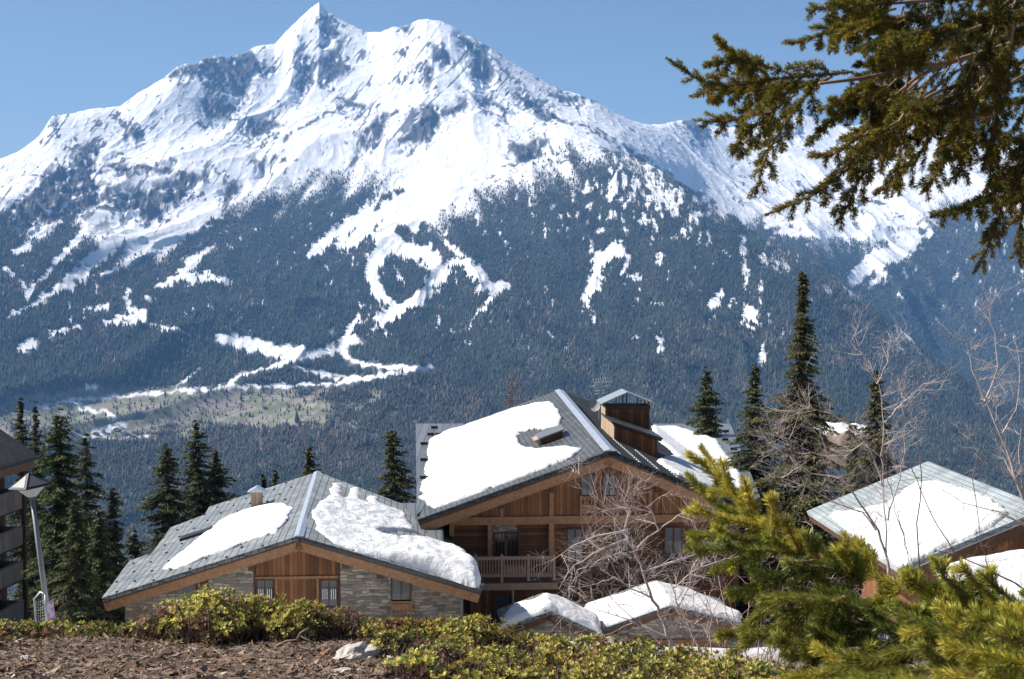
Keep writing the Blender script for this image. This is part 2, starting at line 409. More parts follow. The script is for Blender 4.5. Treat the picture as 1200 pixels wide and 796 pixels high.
# thin wood on snow near the top of the spur
flk = fbm(PX/5.5, PY/9, 43, 4)
thin = np.exp(-((PX-755)/85)**2 - ((PY-228)/38)**2)*(~isfar)
forest = forest*(1 - sstep(0.0, 0.35, flk*1.2 + thin*0.85 - 0.50)*0.9)
SN = [ # snow strokes: points, half width
 ([(158,256),(147,270),(128,290),(110,307),(90,325),(67,340),(40,356),(8,372)], [10,9,9,9,7,5,4,3]),
 ([(118,252),(100,270),(85,286),(70,303),(57,317),(40,338),(30,350)], [6,6,5,4,4,3,3]),
 ([(70,262),(57,268),(40,276)], 4), ([(35,290),(27,293),(17,297)], 3.5), ([(5,318),(14,322)], 3),
 ([(152,290),(175,288),(195,280),(215,265),(250,246)], [5,9,10,12,12]),
 ([(250,288),(238,297),(224,306),(216,318),(214,326)], [2,4,6,7,8]), ([(186,337),(214,326),(240,326),(266,331)], [3,8,6,3]), ([(118,322),(148,310)], 3),
 ([(150,342),(148,354),(156,366),(164,374),(122,379)], [3,5,8,8,4]), ([(103,364),(124,360)], 4), ([(62,392),(90,383)], 3), ([(178,382),(200,386),(223,391)], 2.2),
 ([(27,408),(36,403)], 5), ([(172,352),(170,350)], 4),([(112,330),(116,350)],1.5),
 ([(560,180),(520,205),(480,225),(440,250),(410,264),(385,280),(365,300)], [34,32,24,14,9,6,4]), ([(520,205),(490,240),(462,268),(452,285)], [30,24,19,15]),
 ([(450,282),(480,292),(505,304),(515,318),(505,335),(490,348),(465,362),(440,378),(415,395),(398,408)], [11,12,12,10,9,8,8,8,7,6]),
 ([(460,284),(440,300),(435,320),(442,342),(458,358)], [13,10,8,8,8]), ([(432,270),(405,288)], [10,8]), ([(462,312),(470,330),(478,336)], 2.2),
 ([(515,318),(535,305),(545,310),(570,335),(592,338)], [6,5,7,8,5]), ([(585,340),(560,368),(545,388)], [5,2.4,1.4]), ([(525,285),(540,300)],4),
 ([(400,400),(415,380),(420,372)], [4,4,3]), ([(398,408),(412,424),(450,430),(505,432)], [6,3,3,2.5]), ([(405,446),(440,441),(480,433)], [2.6,3,2]),
 ([(255,398),(285,402),(312,408),(330,418),(352,416)], [4,7,7,5,4]), ([(326,412),(352,412)], 5), ([(340,421),(370,416),(398,409)], [3,4,6]),
 ([(30,480),(80,470),(130,465),(200,459),(270,454),(340,452),(400,450),(500,432)], [0.5,2,2,2.2,2.4,2,1.6,1.6]), ([(268,453),(278,441),(300,434),(335,425)], [4,3,2,3]),
 ([(80,470),(100,479),(122,483),(135,492),(149,501)], [2.2,2.2,2.6,2.6,2]), ([(149,498),(130,501),(118,508),(104,511)], [1.5,2.6,3.5,2]), ([(96,512),(180,513)], 1.2),
 ([(205,455),(220,442),(233,431)], [1,1.4,1]), ([(370,438),(395,444)], [4,2]), ([(103,453),(112,452)],3), ([(345,430),(420,446)],1.3),
 ([(725,292),(708,302),(699,318),(697,335),(688,347)], [9,9,9,7,7]), ([(735,300),(728,322)],3),
 ([(868,278),(871,300),(873,320),(875,345)], [3,3.5,3.5,2]), ([(880,371)], 10), ([(839,348),(835,360)], 6), ([(864,378),(882,388)],2), ([(893,410),(892,425)],5),
 ([(830,270),(832,285)],2), ([(740,396),(748,396)],3), ([(640,388),(646,395)],3), ([(773,400),(772,412)],4), ([(738,325),(752,328)],3), ([(660,410),(668,405)],1.6),
 ([(1062,388),(1072,396)],4.5), ([(1050,385),(1062,389)],2.5),
 ]
SNF = [([(1074,283),(1050,294),(1030,306),(1010,320),(998,328)], [8,12,12,9,7]), ([(1035,324),(1020,334)], 6), ([(1090,275),(1000,277),(915,272)], [3.5,4,5]), ([(1088,266),(1040,262),(1020,250)], [3,4,8]),
 ([(1052,345),(1054,349)],3), ([(1120,322),(1116,330)],1.6), ([(900,262),(960,262)],5)]
def strokes(L, x, y):
    s = np.zeros(x.shape)
    for pts, w in L:
        bx = [p[0] for p in pts]; by = [p[1] for p in pts]
        sel = (x > min(bx)-40) & (x < max(bx)+40) & (y > min(by)-40) & (y < max(by)+40)
        d, t = d_line(x[sel], y[sel], pts)
        ww = np.interp(t, range(len(w)), w) if hasattr(w, '__len__') else w
        big = np.minimum(ww, 8.0)
        rag = fbm(x[sel]/4.2, y[sel]/6.5, 131, 4)*big*1.1
        s[sel] = np.maximum(s[sel], sstep(1.2, -1.6, d-ww*1.05+rag))
    return s
snow_s = np.where(isfar, 0, strokes(SN, lx, ly)) + np.where(isfar, strokes(SNF, lx, ly), 0)
forest = forest*(1-np.clip(snow_s, 0, 1))
# wood islands inside the ski loop, and the tongues of wood above
for pts, w in [([(447,318),(452,332),(462,345),(470,350)],[5,6,7,5]), ([(485,332),(478,342)],8), ([(470,268),(478,280)],6), ([(430,400),(420,390),(432,382)],5), ([(440,246),(452,232),(472,224)],[2,4,2]), ([(455,325),(460,330)],6)]:
    d, t = d_line(lx, ly, pts); ww = np.interp(t, range(len(w)), w) if hasattr(w, '__len__') else w
    forest = np.maximum(forest, sstep(1.5, -1.5, d-ww)*(~isfar))
# random small clearings with snow
clr = fbm(PX/9, PY/17, 47, 4)
forest = forest*(1-0.9*sstep(0.54, 0.64, clr*1.1+0.10*(PX>380)*(PY<400)-0.06*(PX>900)-0.04))
meadow = (np.exp(-((PX-90)/150)**2 - ((PY-488)/32)**2) + 0.9*np.exp(-((PX-300)/150)**2 - ((PY-478)/24)**2))*(PY > 440)
meadow_m = sstep(-0.12, 0.36, meadow - 0.34 + fbm(PX/22, PY/9, 61, 4)*0.55)*(PY > 452)*(PY < 516)
forest = forest*(1-meadow_m*0.9)
rock = np.zeros(PX.shape)
rx = PX + fbm(PX/14, PY/14, 71, 4)*6; ry = PY + fbm(PX/14+3, PY/14, 72, 4)*6
for pl in RK:
    x0 = min(p[0] for p in pl)-12; x1 = max(p[0] for p in pl)+12; y0 = min(p[1] for p in pl)-12; y1 = max(p[1] for p in pl)+12
    sel = (rx > x0) & (rx < x1) & (ry > y0) & (ry < y1)
    s = sdf(rx[sel], ry[sel], pl)
    rock[sel] = np.maximum(rock[sel], sstep(-3, 3, s))
brk = fbm(PX/5, PY/8, 73, 4)                      # snow held on ledges
rock = rock*sstep(-0.45, -0.15, brk + 0.05)
# rocky ribs along the lines seen on the face
RB = [([(608,108),(640,132),(690,150),(740,180),(790,214),(840,240)],[1,2,2,2.5,3,3]), ([(700,150),(740,176),(790,205)],1.2), ([(330,165),(350,150),(392,130)],1.6), ([(240,205),(210,225),(190,245)],3), ([(640,196),(700,178),(740,184)],1.4), ([(580,160),(600,172)],3),([(560,50),(610,100)],1.2)]
for pts, w in RB:
    d, t = d_line(rx, ry, pts); ww = np.interp(t, range(len(w)), w) if hasattr(w, '__len__') else w
    rock = np.maximum(rock, sstep(1.5, -1.5, d-ww*1.2)*sstep(-0.3, 0.1, brk))
# scattered outcrops: where the fine relief is steep
spk = fbm(Xg/70+PX/30, Yg/110, 81, 5, 0.65) + 0.5*fbm(PX/60, PY/45, 82, 3)
zone = 0.16 + 0.55*sstep(0.0, 0.5, fbm(PX/55, PY/38, 84, 3)+0.1)
for pl in RK:
    x0 = min(p[0] for p in pl)-40; x1 = max(p[0] for p in pl)+40; y0 = min(p[1] for p in pl)-40; y1 = max(p[1] for p in pl)+40
    sel = (rx > x0) & (rx < x1) & (ry > y0) & (ry < y1)
    zone[sel] = np.maximum(zone[sel], 1.0*sstep(-30, 0, sdf(rx[sel], ry[sel], pl)))
dg = left*0.7 - (1-left)*0.6
ribs = ridged((PX+dg*PY)/9, (PY-dg*PX)/46, 88, 5, 0.6)
rock = np.maximum(rock, sstep(0.60, 0.66, ribs + zone*0.34 - 0.10)*0.9)
hf = fbm((PX+dg*PY)/5.5, (PY-dg*PX)/11, 86, 5, 0.62)*0.75 + fbm(PX/14, PY/12, 87, 3)*0.35 + (fine-0.35)*0.5
rock = np.maximum(rock, sstep(0.50, 0.545, hf+zone*0.30)*0.97)
rock = np.maximum(rock, sstep(0.20, 0.32, spk)*sstep(0, 0.3, left)*np.exp(-((PY-240)/35)**2)*sstep(260,120,PX))
rock = rock*(1-np.clip(snow_s,0,1))
snow_c = np.array([0.83, 0.83, 0.84]); rock_c = np.array([0.07, 0.066, 0.066]); flo_c = np.array([0.060, 0.062, 0.058]); mea_c = np.array([0.20, 0.20, 0.13])
vn = (1 + 0.35*fbm(PX/4, PY/4, 91, 3))[..., None]
Cc = snow_c*(np.ones(PX.shape)[..., None])*(1-0.02*vn)
bare = np.clip(sstep(372, 440, PY + fbm(PX/30, PY/20, 92, 3)*20)*(1-np.clip(snow_s,0,1)), 0, 1)     # lower ground has lost its snow
bare_c = (np.array([0.16,0.135,0.11])*(0.8+0.5*fbm(PX/9, PY/6, 93, 4)[..., None]))
Cc = Cc*(1-bare[...,None]) + bare_c*bare[...,None]
rr_ = rock[..., None]; Cc = Cc*(1-rr_) + rock_c*vn*rr_
ff = forest[..., None]; Cc = Cc*(1-ff) + flo_c*vn*ff
mm = (meadow_m*(1-np.clip(snow_s,0,1)))[..., None]
green = sstep(-0.1,0.25,fbm(PX/16, PY/5, 95, 3))[...,None]
mc = np.array([0.25,0.22,0.18])*(1-green) + np.array([0.16,0.17,0.10])*green
Cc = Cc*(1-mm) + mc*(1+0.5*(vn-1))*mm
idx = np.arange(NR*NC).reshape(NR, NC)
faces = np.stack([idx[:-1,:-1], idx[:-1,1:], idx[1:,1:], idx[1:,:-1]], -1).reshape(-1, 4)
V = np.stack([Xg, Yg, Zg], -1).reshape(-1, 3)
m_terrain = mat_attr('mountain_ground', 0.85, 0.02, 0.10, 0.35, 6.0)
ter = np_mesh('mountain', V, faces, m_terrain, smooth=True, col=np.clip(Cc.reshape(-1, 3), 0.01, 0.93))
tag(ter, kind='structure')

# ---- the far wood: one mass of small conifers
def far_wood(n):
    out = []
    fr = forest.copy(); fr[:, (cols < -60) | (cols > 1260)] = 0
    fr = fr*(Yg > 2600)*(Yg < ridge_d[None,:])
    fr = np.where(fr < 0.03, 0, fr)
    fr = np.maximum(fr*0.9, sstep(0.3,0.5,fbm(PX/8,PY/8,99,3))*0.28*(PY>452)*(PY<520)*(meadow_m>0.3))
    # image area of each grid cell (so that trees cover the ground evenly as seen)
    ph = np.abs(np.gradient(PY, axis=0))*1.25
    w = (fr**1.3)*np.clip(ph, 0.05, 2.0); w[-14:] = 0
    vis = np.ones(PX.shape, bool)
    mx = np.minimum.accumulate(PY, axis=0); vis = PY <= mx + 9
    w = w*vis*(1-np.clip(strokes([(a, (np.array(b)*1.2+2.0 if hasattr(b,'__len__') else b*1.2+2)) for a, b in SN], PX, PY-2),0,1)*(PX<560)*(PY>395))
    # nearer ground is larger on the picture: trees there are larger too
    w = w*(Yg/6000.0)**1.2
    p = w.ravel()/w.sum()
    k = rng.choice(p.size, n, p=p)
    iy, ix = np.unravel_index(k, w.shape)
    iy = np.clip(iy, 0, NR-2); ix = np.clip(ix, 0, NC-2)
    a = rng.random(n); b = rng.random(n)
    def bil(G): return (G[iy,ix]*(1-a)+G[iy,ix+1]*a)*(1-b) + (G[iy+1,ix]*(1-a)+G[iy+1,ix+1]*a)*b
    x, y, z = bil(Xg), bil(Yg), bil(Zg)
    px, py = project(x, y, z)
    hgt = rng.lognormal(2.58, 0.34, n)*(0.75+0.25*sstep(180, 420, py)); hgt *= np.interp(y, [2600, 3800, 5200], [0.5, 0.68, 1.0]); hgt *= np.where(rng.random(n) < 0.15, 0.6, 1)
    wd = hgt*rng.uniform(0.15, 0.24, n)
    S = 5; ang = rng.random(n)*6.28
    base = np.empty((n, S+1, 3))
    for s in range(S):
        w_ = ang + 2*math.pi*s/S; q = wd*(0.8+0.4*rng.random(n))
        base[:,s,0] = x+np.cos(w_)*q; base[:,s,1] = y+np.sin(w_)*q; base[:,s,2] = z + hgt*0.06
    base[:,S,0] = x; base[:,S,1] = y; base[:,S,2] = z+hgt
    vi = np.arange(n)[:,None]*(S+1)
    tri = np.stack([np.concatenate([vi+s, vi+(s+1)%S, vi+S], 1) for s in range(S)], 1).reshape(-1, 3)
    tone = fbm(px/40, py/30, 101, 3)
    c0 = np.array([0.030,0.037,0.027]); c1 = np.array([0.13,0.095,0.07]); c2 = np.array([0.042,0.05,0.032])
    kind = rng.random(n) + tone*0.5
    c = np.where((kind > 1.02)[:,None], c1, np.where((kind < 0.35)[:,None], c2, c0))*(rng.uniform(0.6,1.5,n)[:,None])*(1+0.55*fbm(px/17, py/13, 104, 3))[:,None]
    low = (py > 455) & (py < 560) & (px < 560)
    c = np.where((low & (rng.random(n) < 0.35))[:,None], c1*0.75*rng.uniform(0.6,1.3,n)[:,None], c)
    cc = np.repeat(c[:,None,:], S+1, 1).reshape(-1, 3)
    return base.reshape(-1, 3), tri, cc
fv, ft, fc = far_wood(380000)
wood = np_mesh('forest', fv, ft, mat_attr('far_conifer_foliage', 0.95), col=fc)
tag(wood, 'far mass of dark conifers covering the lower slopes of the snowy mountain', 'forest', kind='stuff')

# ---- air
def haze():
    t = NT('haze_air'); t.t.nodes.remove(t.b)
    v = t.n('ShaderNodeVolumePrincipled'); v.inputs['Color'].default_value = (0.22, 0.50, 0.97, 1); v.inputs['Density'].default_value = HAZE
    v.inputs['Anisotropy'].default_value = 0.0
    t.l(v.outputs[0], t.out.inputs['Volume'])
    b = MB(); b.aabox(-14500, 14500, -400, 17500, float(Zg.min())-1.0, float(Zg.max())+12)
    o = b.build('haze', t.m, uv=False); tag(o, 'thin blue mountain haze filling the valley air', 'haze', kind='stuff')
HAZE = 4.1e-5
haze()
# ------------------------------------------------------------------ building materials
def mat_boards(name, dark, light, width=0.16, vertical=True, rough=0.75):
    t = NT(name); tc = t.n('ShaderNodeTexCoord'); sp = t.n('ShaderNodeSeparateXYZ'); t.l(tc.outputs['UV'], sp.inputs[0])
    a, b = (sp.outputs[0], sp.outputs[1]) if vertical else (sp.outputs[1], sp.outputs[0])
    q = t.math('DIVIDE', a, width); fl = t.math('FLOOR', q); fr = t.math('FRACT', q)
    wn = t.n('ShaderNodeTexWhiteNoise', noise_dimensions='1D'); t.l(fl, wn.inputs['W'])
    cb = t.n('ShaderNodeCombineXYZ'); s1 = t.math('MULTIPLY', a, 14.0); t.l(s1, cb.inputs[0])
    s2 = t.math('ADD', t.math('MULTIPLY', b, 1.0), t.math('MULTIPLY', wn.outputs[0], 9.0)); t.l(s2, cb.inputs[1])
    g = t.noise(cb.outputs[0], 2.2, 5, 0.6)
    mixf = t.math('ADD', t.math('MULTIPLY', wn.outputs[0], 0.62), t.math('MULTIPLY', g.outputs[0], 0.55)); mixf = t.math('SUBTRACT', mixf, 0.08, True)
    c = t.ramp(mixf, [(0.0, dark), (0.5, tuple((d+l)/2 for d, l in zip(dark, light))), (1.0, light)])
    # knots
    gap = t.math('LESS_THAN', fr, 0.07)
    c = t.mix(c, tuple(x*0.25 for x in dark), gap)
    wz = t.noise(tc.outputs['Object'], 0.9, 4)
    c = t.mix(c, t.ramp(wz.outputs[0], [(0.3, (0.72, 0.72, 0.74)), (0.7, (1.12, 1.08, 1.04))]), 1.0, 'MULTIPLY')
    t.base(c); t.set(Roughness=rough, Specular_IOR_Level=0.3)
    hgt = t.math('SUBTRACT', g.outputs[0], t.math('MULTIPLY', gap, 2.0)); t.bump(hgt, 0.5, 0.01)
    return t.m
def mat_beam(name, c0, c1):
    t = NT(name); co = t.coord('Object', (3, 3, 3)); n1 = t.noise(co, 2.0, 6, 0.65)
    c = t.ramp(n1.outputs[0], [(0.3, c0), (0.7, c1)]); t.base(c); t.set(Roughness=0.8); t.bump(n1.outputs[0], 0.3, 0.01); return t.m
def mat_stone(name):
    t = NT(name); uv = t.coord('UV', (1, 1, 1), 0.26, 2.0)
    br = t.n('ShaderNodeTexBrick'); br.offset = 0.37; br.squash = 1.6; br.squash_frequency = 3
    br.inputs['Scale'].default_value = 1.0; br.inputs['Brick Width'].default_value = 0.34; br.inputs['Row Height'].default_value = 0.13
    br.inputs['Mortar Size'].default_value = 0.016; br.inputs['Mortar Smooth'].default_value = 0.25; br.inputs['Bias'].default_value = 0.0
    br.inputs['Color1'].default_value = (0.15, 0.14, 0.125, 1); br.inputs['Color2'].default_value = (0.52, 0.46, 0.37, 1); br.inputs['Mortar'].default_value = (0.24, 0.22, 0.19, 1)
    t.l(uv, br.inputs['Vector'])
    nz = t.noise(t.coord('UV', (1,2.2,1)), 2.6, 6, 0.7); c = t.mix(br.outputs[0], t.ramp(nz.outputs[0], [(0.25, (0.55,0.55,0.58)), (0.5,(0.95,0.93,0.9)), (0.75, (1.4,1.32,1.2))]), 1.0, 'MULTIPLY')
    t.base(c); t.set(Roughness=0.9)
    hh = t.math('SUBTRACT', t.math('MULTIPLY', nz.outputs[0], 0.5), br.outputs['Fac']); t.bump(hh, 0.9, 0.05); return t.m
def mat_tiles(name, c0, c1, w=0.30, hgt=0.33, rough=0.45, spec=0.6, joint=0.28):
    t = NT(name); uv = t.coord('UV')
    br = t.n('ShaderNodeTexBrick'); br.offset = 0.5; br.inputs['Scale'].default_value = 1.0
    br.inputs['Brick Width'].default_value = w; br.inputs['Row Height'].default_value = hgt; br.inputs['Mortar Size'].default_value = 0.022
    br.inputs['Mortar Smooth'].default_value = 0.3; br.inputs['Bias'].default_value = 0
    br.inputs['Color1'].default_value = (*c0, 1); br.inputs['Color2'].default_value = (*c1, 1); br.inputs['Mortar'].default_value = (*[x*joint for x in c0], 1)
    t.l(uv, br.inputs['Vector'])
    nz = t.noise(t.coord('Object'), 0.7, 5, 0.6); c = t.mix(br.outputs[0], t.ramp(nz.outputs[0], [(0.3, (0.7,0.7,0.7)), (0.7, (1.25,1.25,1.25))]), 1.0, 'MULTIPLY')
    t.base(c); t.set(Roughness=rough, Specular_IOR_Level=spec)
    sp = t.n('ShaderNodeSeparateXYZ'); t.l(uv, sp.inputs[0]); fr = t.math('FRACT', t.math('DIVIDE', sp.outputs[1], hgt))
    t.bump(t.math('SUBTRACT', t.math('SUBTRACT', 1.0, fr), t.math('MULTIPLY', br.outputs['Fac'], 0.6)), 0.8, 0.05); return t.m
def mat_seam(name, c0, width=0.45, rough=0.4, metallic=0.3):
    t = NT(name); tc = t.n('ShaderNodeTexCoord'); sp = t.n('ShaderNodeSeparateXYZ'); t.l(tc.outputs['UV'], sp.inputs[0])
    q = t.math('DIVIDE', sp.outputs[0], width); fr = t.math('FRACT', q); fl = t.math('FLOOR', q)
    wn = t.n('ShaderNodeTexWhiteNoise', noise_dimensions='1D'); t.l(fl, wn.inputs['W'])
    nz = t.noise(tc.outputs['Object'], 1.3, 5)
    c = t.ramp(t.math('ADD', t.math('MULTIPLY', wn.outputs[0], 0.4), t.math('MULTIPLY', nz.outputs[0], 0.6)), [(0.2, tuple(x*0.8 for x in c0)), (0.8, tuple(x*1.2 for x in c0))])
    gap = t.math('LESS_THAN', fr, 0.09); c = t.mix(c, tuple(x*0.4 for x in c0), gap)
    t.base(c); t.set(Roughness=rough, Metallic=metallic); t.bump(gap, 0.8, 0.03); return t.m
def mat_plain(name, c, rough=0.6, metallic=0.0, namp=0.12, ns=3.0, spec=0.5, bump=0.0):
    t = NT(name); nz = t.noise(t.coord('Object'), ns, 5, 0.6)
    cc = t.ramp(nz.outputs[0], [(0.3, tuple(x*(1-namp) for x in c)), (0.7, tuple(min(1, x*(1+namp)) for x in c))])
    t.base(cc); t.set(Roughness=rough, Metallic=metallic, Specular_IOR_Level=spec)
    if bump: t.bump(nz.outputs[0], bump, 0.02)
    return t.m
def mat_snow(name):
    t = NT(name); co = t.coord('Object'); n1 = t.noise(co, 5.0, 6, 0.7); n2 = t.noise(co, 0.7, 3)
    c = t.ramp(n2.outputs[0], [(0.3, (0.76,0.76,0.77)), (0.7, (0.84,0.835,0.825))])
    t.base(c); t.set(Roughness=0.7, Specular_IOR_Level=0.3); n3 = t.noise(co, 1.7, 5, 0.6); t.bump(t.math('ADD', n1.outputs[0], t.math('MULTIPLY', n3.outputs[0], 2.0)), 0.8, 0.10); return t.m
M = dict(
    facade = mat_boards('larch_cladding', (0.09,0.041,0.018), (0.38,0.178,0.078), 0.17),
    facade2 = mat_boards('dark_larch_cladding', (0.085,0.036,0.015), (0.33,0.145,0.058), 0.20),
    planks = mat_boards('horizontal_planks', (0.07,0.032,0.015), (0.25,0.115,0.05), 0.17, False),
    pale = mat_boards('pale_sunlit_boards', (0.36,0.26,0.18), (0.62,0.47,0.33), 0.20),  # pale wood; its bright tone paints sunlight on left-facing dormer and chimney sides
    pale2 = mat_boards('balcony_boards', (0.26,0.19,0.14), (0.55,0.43,0.33), 0.16),
    beam = mat_beam('larch_beam', (0.23,0.115,0.055), (0.40,0.22,0.11)),
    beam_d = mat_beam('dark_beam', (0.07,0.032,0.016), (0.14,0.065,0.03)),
    rail = mat_beam('grey_wood', (0.22,0.15,0.11), (0.36,0.26,0.19)),
    stone = mat_stone('rubble_stone'),
    tiles = mat_tiles('slate_tiles', (0.20,0.215,0.215), (0.33,0.35,0.345)),
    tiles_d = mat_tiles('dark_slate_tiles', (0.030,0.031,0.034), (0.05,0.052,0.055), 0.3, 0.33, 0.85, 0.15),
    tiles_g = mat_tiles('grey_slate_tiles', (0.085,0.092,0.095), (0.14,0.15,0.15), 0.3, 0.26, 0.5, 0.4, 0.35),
    edge = mat_plain('roof_edge_metal', (0.075,0.08,0.085), 0.45, 0.4),
    ridge = mat_plain('ridge_zinc', (0.50,0.54,0.60), 0.4, 0.5),
    metal = mat_seam('standing_seam_zinc', (0.20,0.215,0.225)),
    snow = mat_snow('roof_snow'),
    glass = mat_plain('window_glass', (0.02,0.025,0.03), 0.08, 0, 0.1, 3, 0.8),
    curtain = mat_plain('window_curtain', (0.15,0.15,0.155), 0.8),
    white = mat_plain('white_frame', (0.7,0.7,0.68), 0.5),
    dark = mat_plain('dark_void', (0.02,0.018,0.016), 0.9),
    black = mat_plain('black_metal', (0.03,0.03,0.032), 0.45, 0.5),
    galv = mat_plain('galvanised_steel', (0.42,0.46,0.48), 0.45, 0.6),
    pipe = mat_plain('downpipe_zinc', (0.20,0.25,0.28), 0.4, 0.5),
    concrete = mat_plain('pale_concrete', (0.46,0.45,0.43), 0.9, 0, 0.15, 4, 0.3, 0.2),
)
# ------------------------------------------------------------------ chalets
GA = R(4.3)                                        # all the ridges point a little to the left of the view
G = Vector((-math.sin(GA), math.cos(GA), 0)); L = Vector((math.cos(GA), math.sin(GA), 0)); ZV = Vector((0,0,1))
class Gable:
    """gable house seen from its front; A is the front apex of the roof"""
    def __init__(s, apex, D, left, right):
        s.A = P(*apex, D); s.nf = -G
        s.E = hit(*left, s.A, s.nf); s.F = hit(*right, s.A, s.nf)
        s.nl = (s.E-s.A).cross(G).normalized(); s.nr = (s.F-s.A).cross(G).normalized()
        if s.nl.z < 0: s.nl = -s.nl
        if s.nr.z < 0: s.nr = -s.nr
    def onl(s, px, py): return hit(px, py, s.A, s.nl)
    def onr(s, px, py): return hit(px, py, s.A, s.nr)
    def onf(s, px, py, back=0.0): return hit(px, py, s.A+G*back, s.nf)
    def zl(s, x, y): return s.A.z - ((x-s.A.x)*s.nl.x + (y-s.A.y)*s.nl.y)/s.nl.z
    def zr(s, x, y): return s.A.z - ((x-s.A.x)*s.nr.x + (y-s.A.y)*s.nr.y)/s.nr.z
    # box on the front wall given by two picture corners on the wall plane, from depth a to depth b towards the viewer
    def fbox(s, mb, x0, y0, x1, y1, back, a, b, mi=0):
        p = s.onf(x0, y0, back); q = s.onf(x1, y1, back)
        w = (q-p).dot(L)/2; h = (p.z-q.z)/2; c = p + L*w + Vector((0,0,-h)) - G*((a+b)/2)
        mb.box(c, L*w, ZV*h, G*((b-a)/2), mi)
def box_parts(name, mat, parent, items):
    first = None
    for c, ax, ay, az in items:
        if first is None:
            m = MB(); m.box((0,0,0), ax, ay, az); me = m.build(name, mat, parent); first = me; me.location = c
        else:
            o = first.copy(); COL.objects.link(o); o.location = c; o.parent = parent
def slab(mb, pts, n, t, mi=0, lift=0.0):
    pts = [p + n*lift for p in pts]; mb.prism(pts, -n*t, mi)
def verge(mb, a, b, n, w, d0, d1, mi=0):
    """board hanging under the roof edge a-b: from d0 to d1 below the tile surface, w thick away from the viewer"""
    mb.prism([a-n*d0, b-n*d0, b-n*d1, a-n*d1], G*w, mi)

def snow_patch(zf, poly, name, label, thick=0.25, res=0.14, edge=0.5, grow=None, seed=0, amp=0.05, group='snow lying on the chalet roofs', lip=0.0):
    """thick sheet of snow lying on the roof surface zf(x,y); outline given where it lies on the roof"""
    # outline to ground plan
    pts = []
    for (px, py) in poly:
        lo, hi = 20.0, 140.0
        d = ray(px, py); ys_ = np.linspace(lo, hi, 2400); zz = d.z/d.y*ys_; xx = d.x/d.y*ys_
        df = zz - zf(xx, ys_); k = np.where((df[:-1] > 0) & (df[1:] <= 0))[0]
        if len(k) == 0: continue
        k = k[0]; t = df[k]/(df[k]-df[k+1]); yv = ys_[k]+t*(ys_[k+1]-ys_[k]); pts.append((d.x/d.y*yv, yv))
    xs = [p[0] for p in pts]; ys2 = [p[1] for p in pts]
    gx = np.arange(min(xs)-res, max(xs)+res*2, res); gy = np.arange(min(ys2)-res, max(ys2)+res*2, res)
    X, Y = np.meshgrid(gx, gy)
    wxx = X + fbm(X*1.1, Y*1.1, seed+3, 4)*0.16; wyy = Y + fbm(X*1.1+7, Y*1.1, seed+4, 4)*0.16
    s = sdf(wxx, wyy, pts)
    t = np.clip(s/edge, 0, 1); t = np.sqrt(np.clip(1-(1-t)**2, 0, 1))
    th = thick*(1 + 0.25*fbm(X*0.5, Y*0.5, seed, 3))
    if grow is not None: th = th*grow(X, Y)
    hh = th*t + fbm(X*2.2, Y*2.2, seed+9, 4)*amp*t
    ok = s > -res*0.55
    gyy, gxx = np.gradient(s, gy, gx); gm = np.hypot(gxx, gyy)+1e-6
    near = ok & (s < res*0.55)
    X = np.where(near, X - s*gxx/gm**2*1.0*(gm > .3), X); Y = np.where(near, Y - s*gyy/gm**2*(gm > .3), Y)
    hh = np.where(near, 0.0, hh)
    Zt = zf(X, Y) + np.where(ok, np.maximum(hh, 0.004), -0.05)
    ny, nx = X.shape
    cell = ok[:-1,:-1] & ok[:-1,1:] & ok[1:,1:] & ok[1:,:-1]
    id_ = np.arange(ny*nx).reshape(ny, nx)
    top = np.stack([id_[:-1,:-1][cell], id_[:-1,1:][cell], id_[1:,1:][cell], id_[1:,:-1][cell]], 1)
    # close the sheet with its own underside and rim
    N = ny*nx
    bot = top[:, ::-1] + N
    edges = {}
    for q in top:
        for a, b in ((q[0],q[1]),(q[1],q[2]),(q[2],q[3]),(q[3],q[0])):
            if (b, a) in edges: del edges[(b, a)]
            else: edges[(a, b)] = 1
    rim = np.array([(a+N, b+N, b, a) for a, b in edges], int)
    F4 = np.concatenate([top, bot, rim])
    V = np.concatenate([np.stack([X, Y, Zt], -1).reshape(-1, 3), np.stack([X, Y, zf(X, Y)+0.002], -1).reshape(-1, 3)])
    used = np.unique(F4); mp = np.full(len(V), -1); mp[used] = np.arange(len(used))
    o = np_mesh(name, V[used], mp[F4], M['snow'], smooth=True)
    if hasattr(o.data, 'polygons'):
        sm = np.ones(len(F4), bool); 
        o.data.polygons.foreach_set('use_smooth', sm)
    tag(o, label, 'snow', group); return o

def window(g, parent, x0, y0, x1, y1, back, frame='beam_d', curtain=0.45, mull=1, label=None, trans=None):
    """a window: frame (with panes as children)"""
    m = MB(); fw = 2.0
    def bx(a, b, c, d, lo, hi, mb=m): g.fbox(mb, a, b, c, d, back, lo, hi)
    t = 1.4
    bx(x0, y0, x1, y0+t, 0, 0.09); bx(x0, y1-t, x1, y1, 0, 0.09); bx(x0, y0+t, x0+t, y1-t, 0, 0.09); bx(x1-t, y0+t, x1, y1-t, 0, 0.09)
    for k in range(mull):
        xm = x0 + (x1-x0)*(k+1)/(mull+1); bx(xm-0.6, y0+t, xm+0.6, y1-t, 0, 0.08)
    fr = m.build('window', M[frame], parent)
    if label: fr['label'] = label
    p = MB(); g.fbox(p, x0+t, y0+t, x1-t, y1-t, back, 0.012, 0.03); p.build('pane', M['glass'], fr)
    if curtain:
        ym = y0 + (y1-y0)*curtain
        c = MB(); g.fbox(c, x0+t, y0+t, x1-t, ym, back, 0.031, 0.04); c.build('curtain', M['curtain'], fr)
    return fr

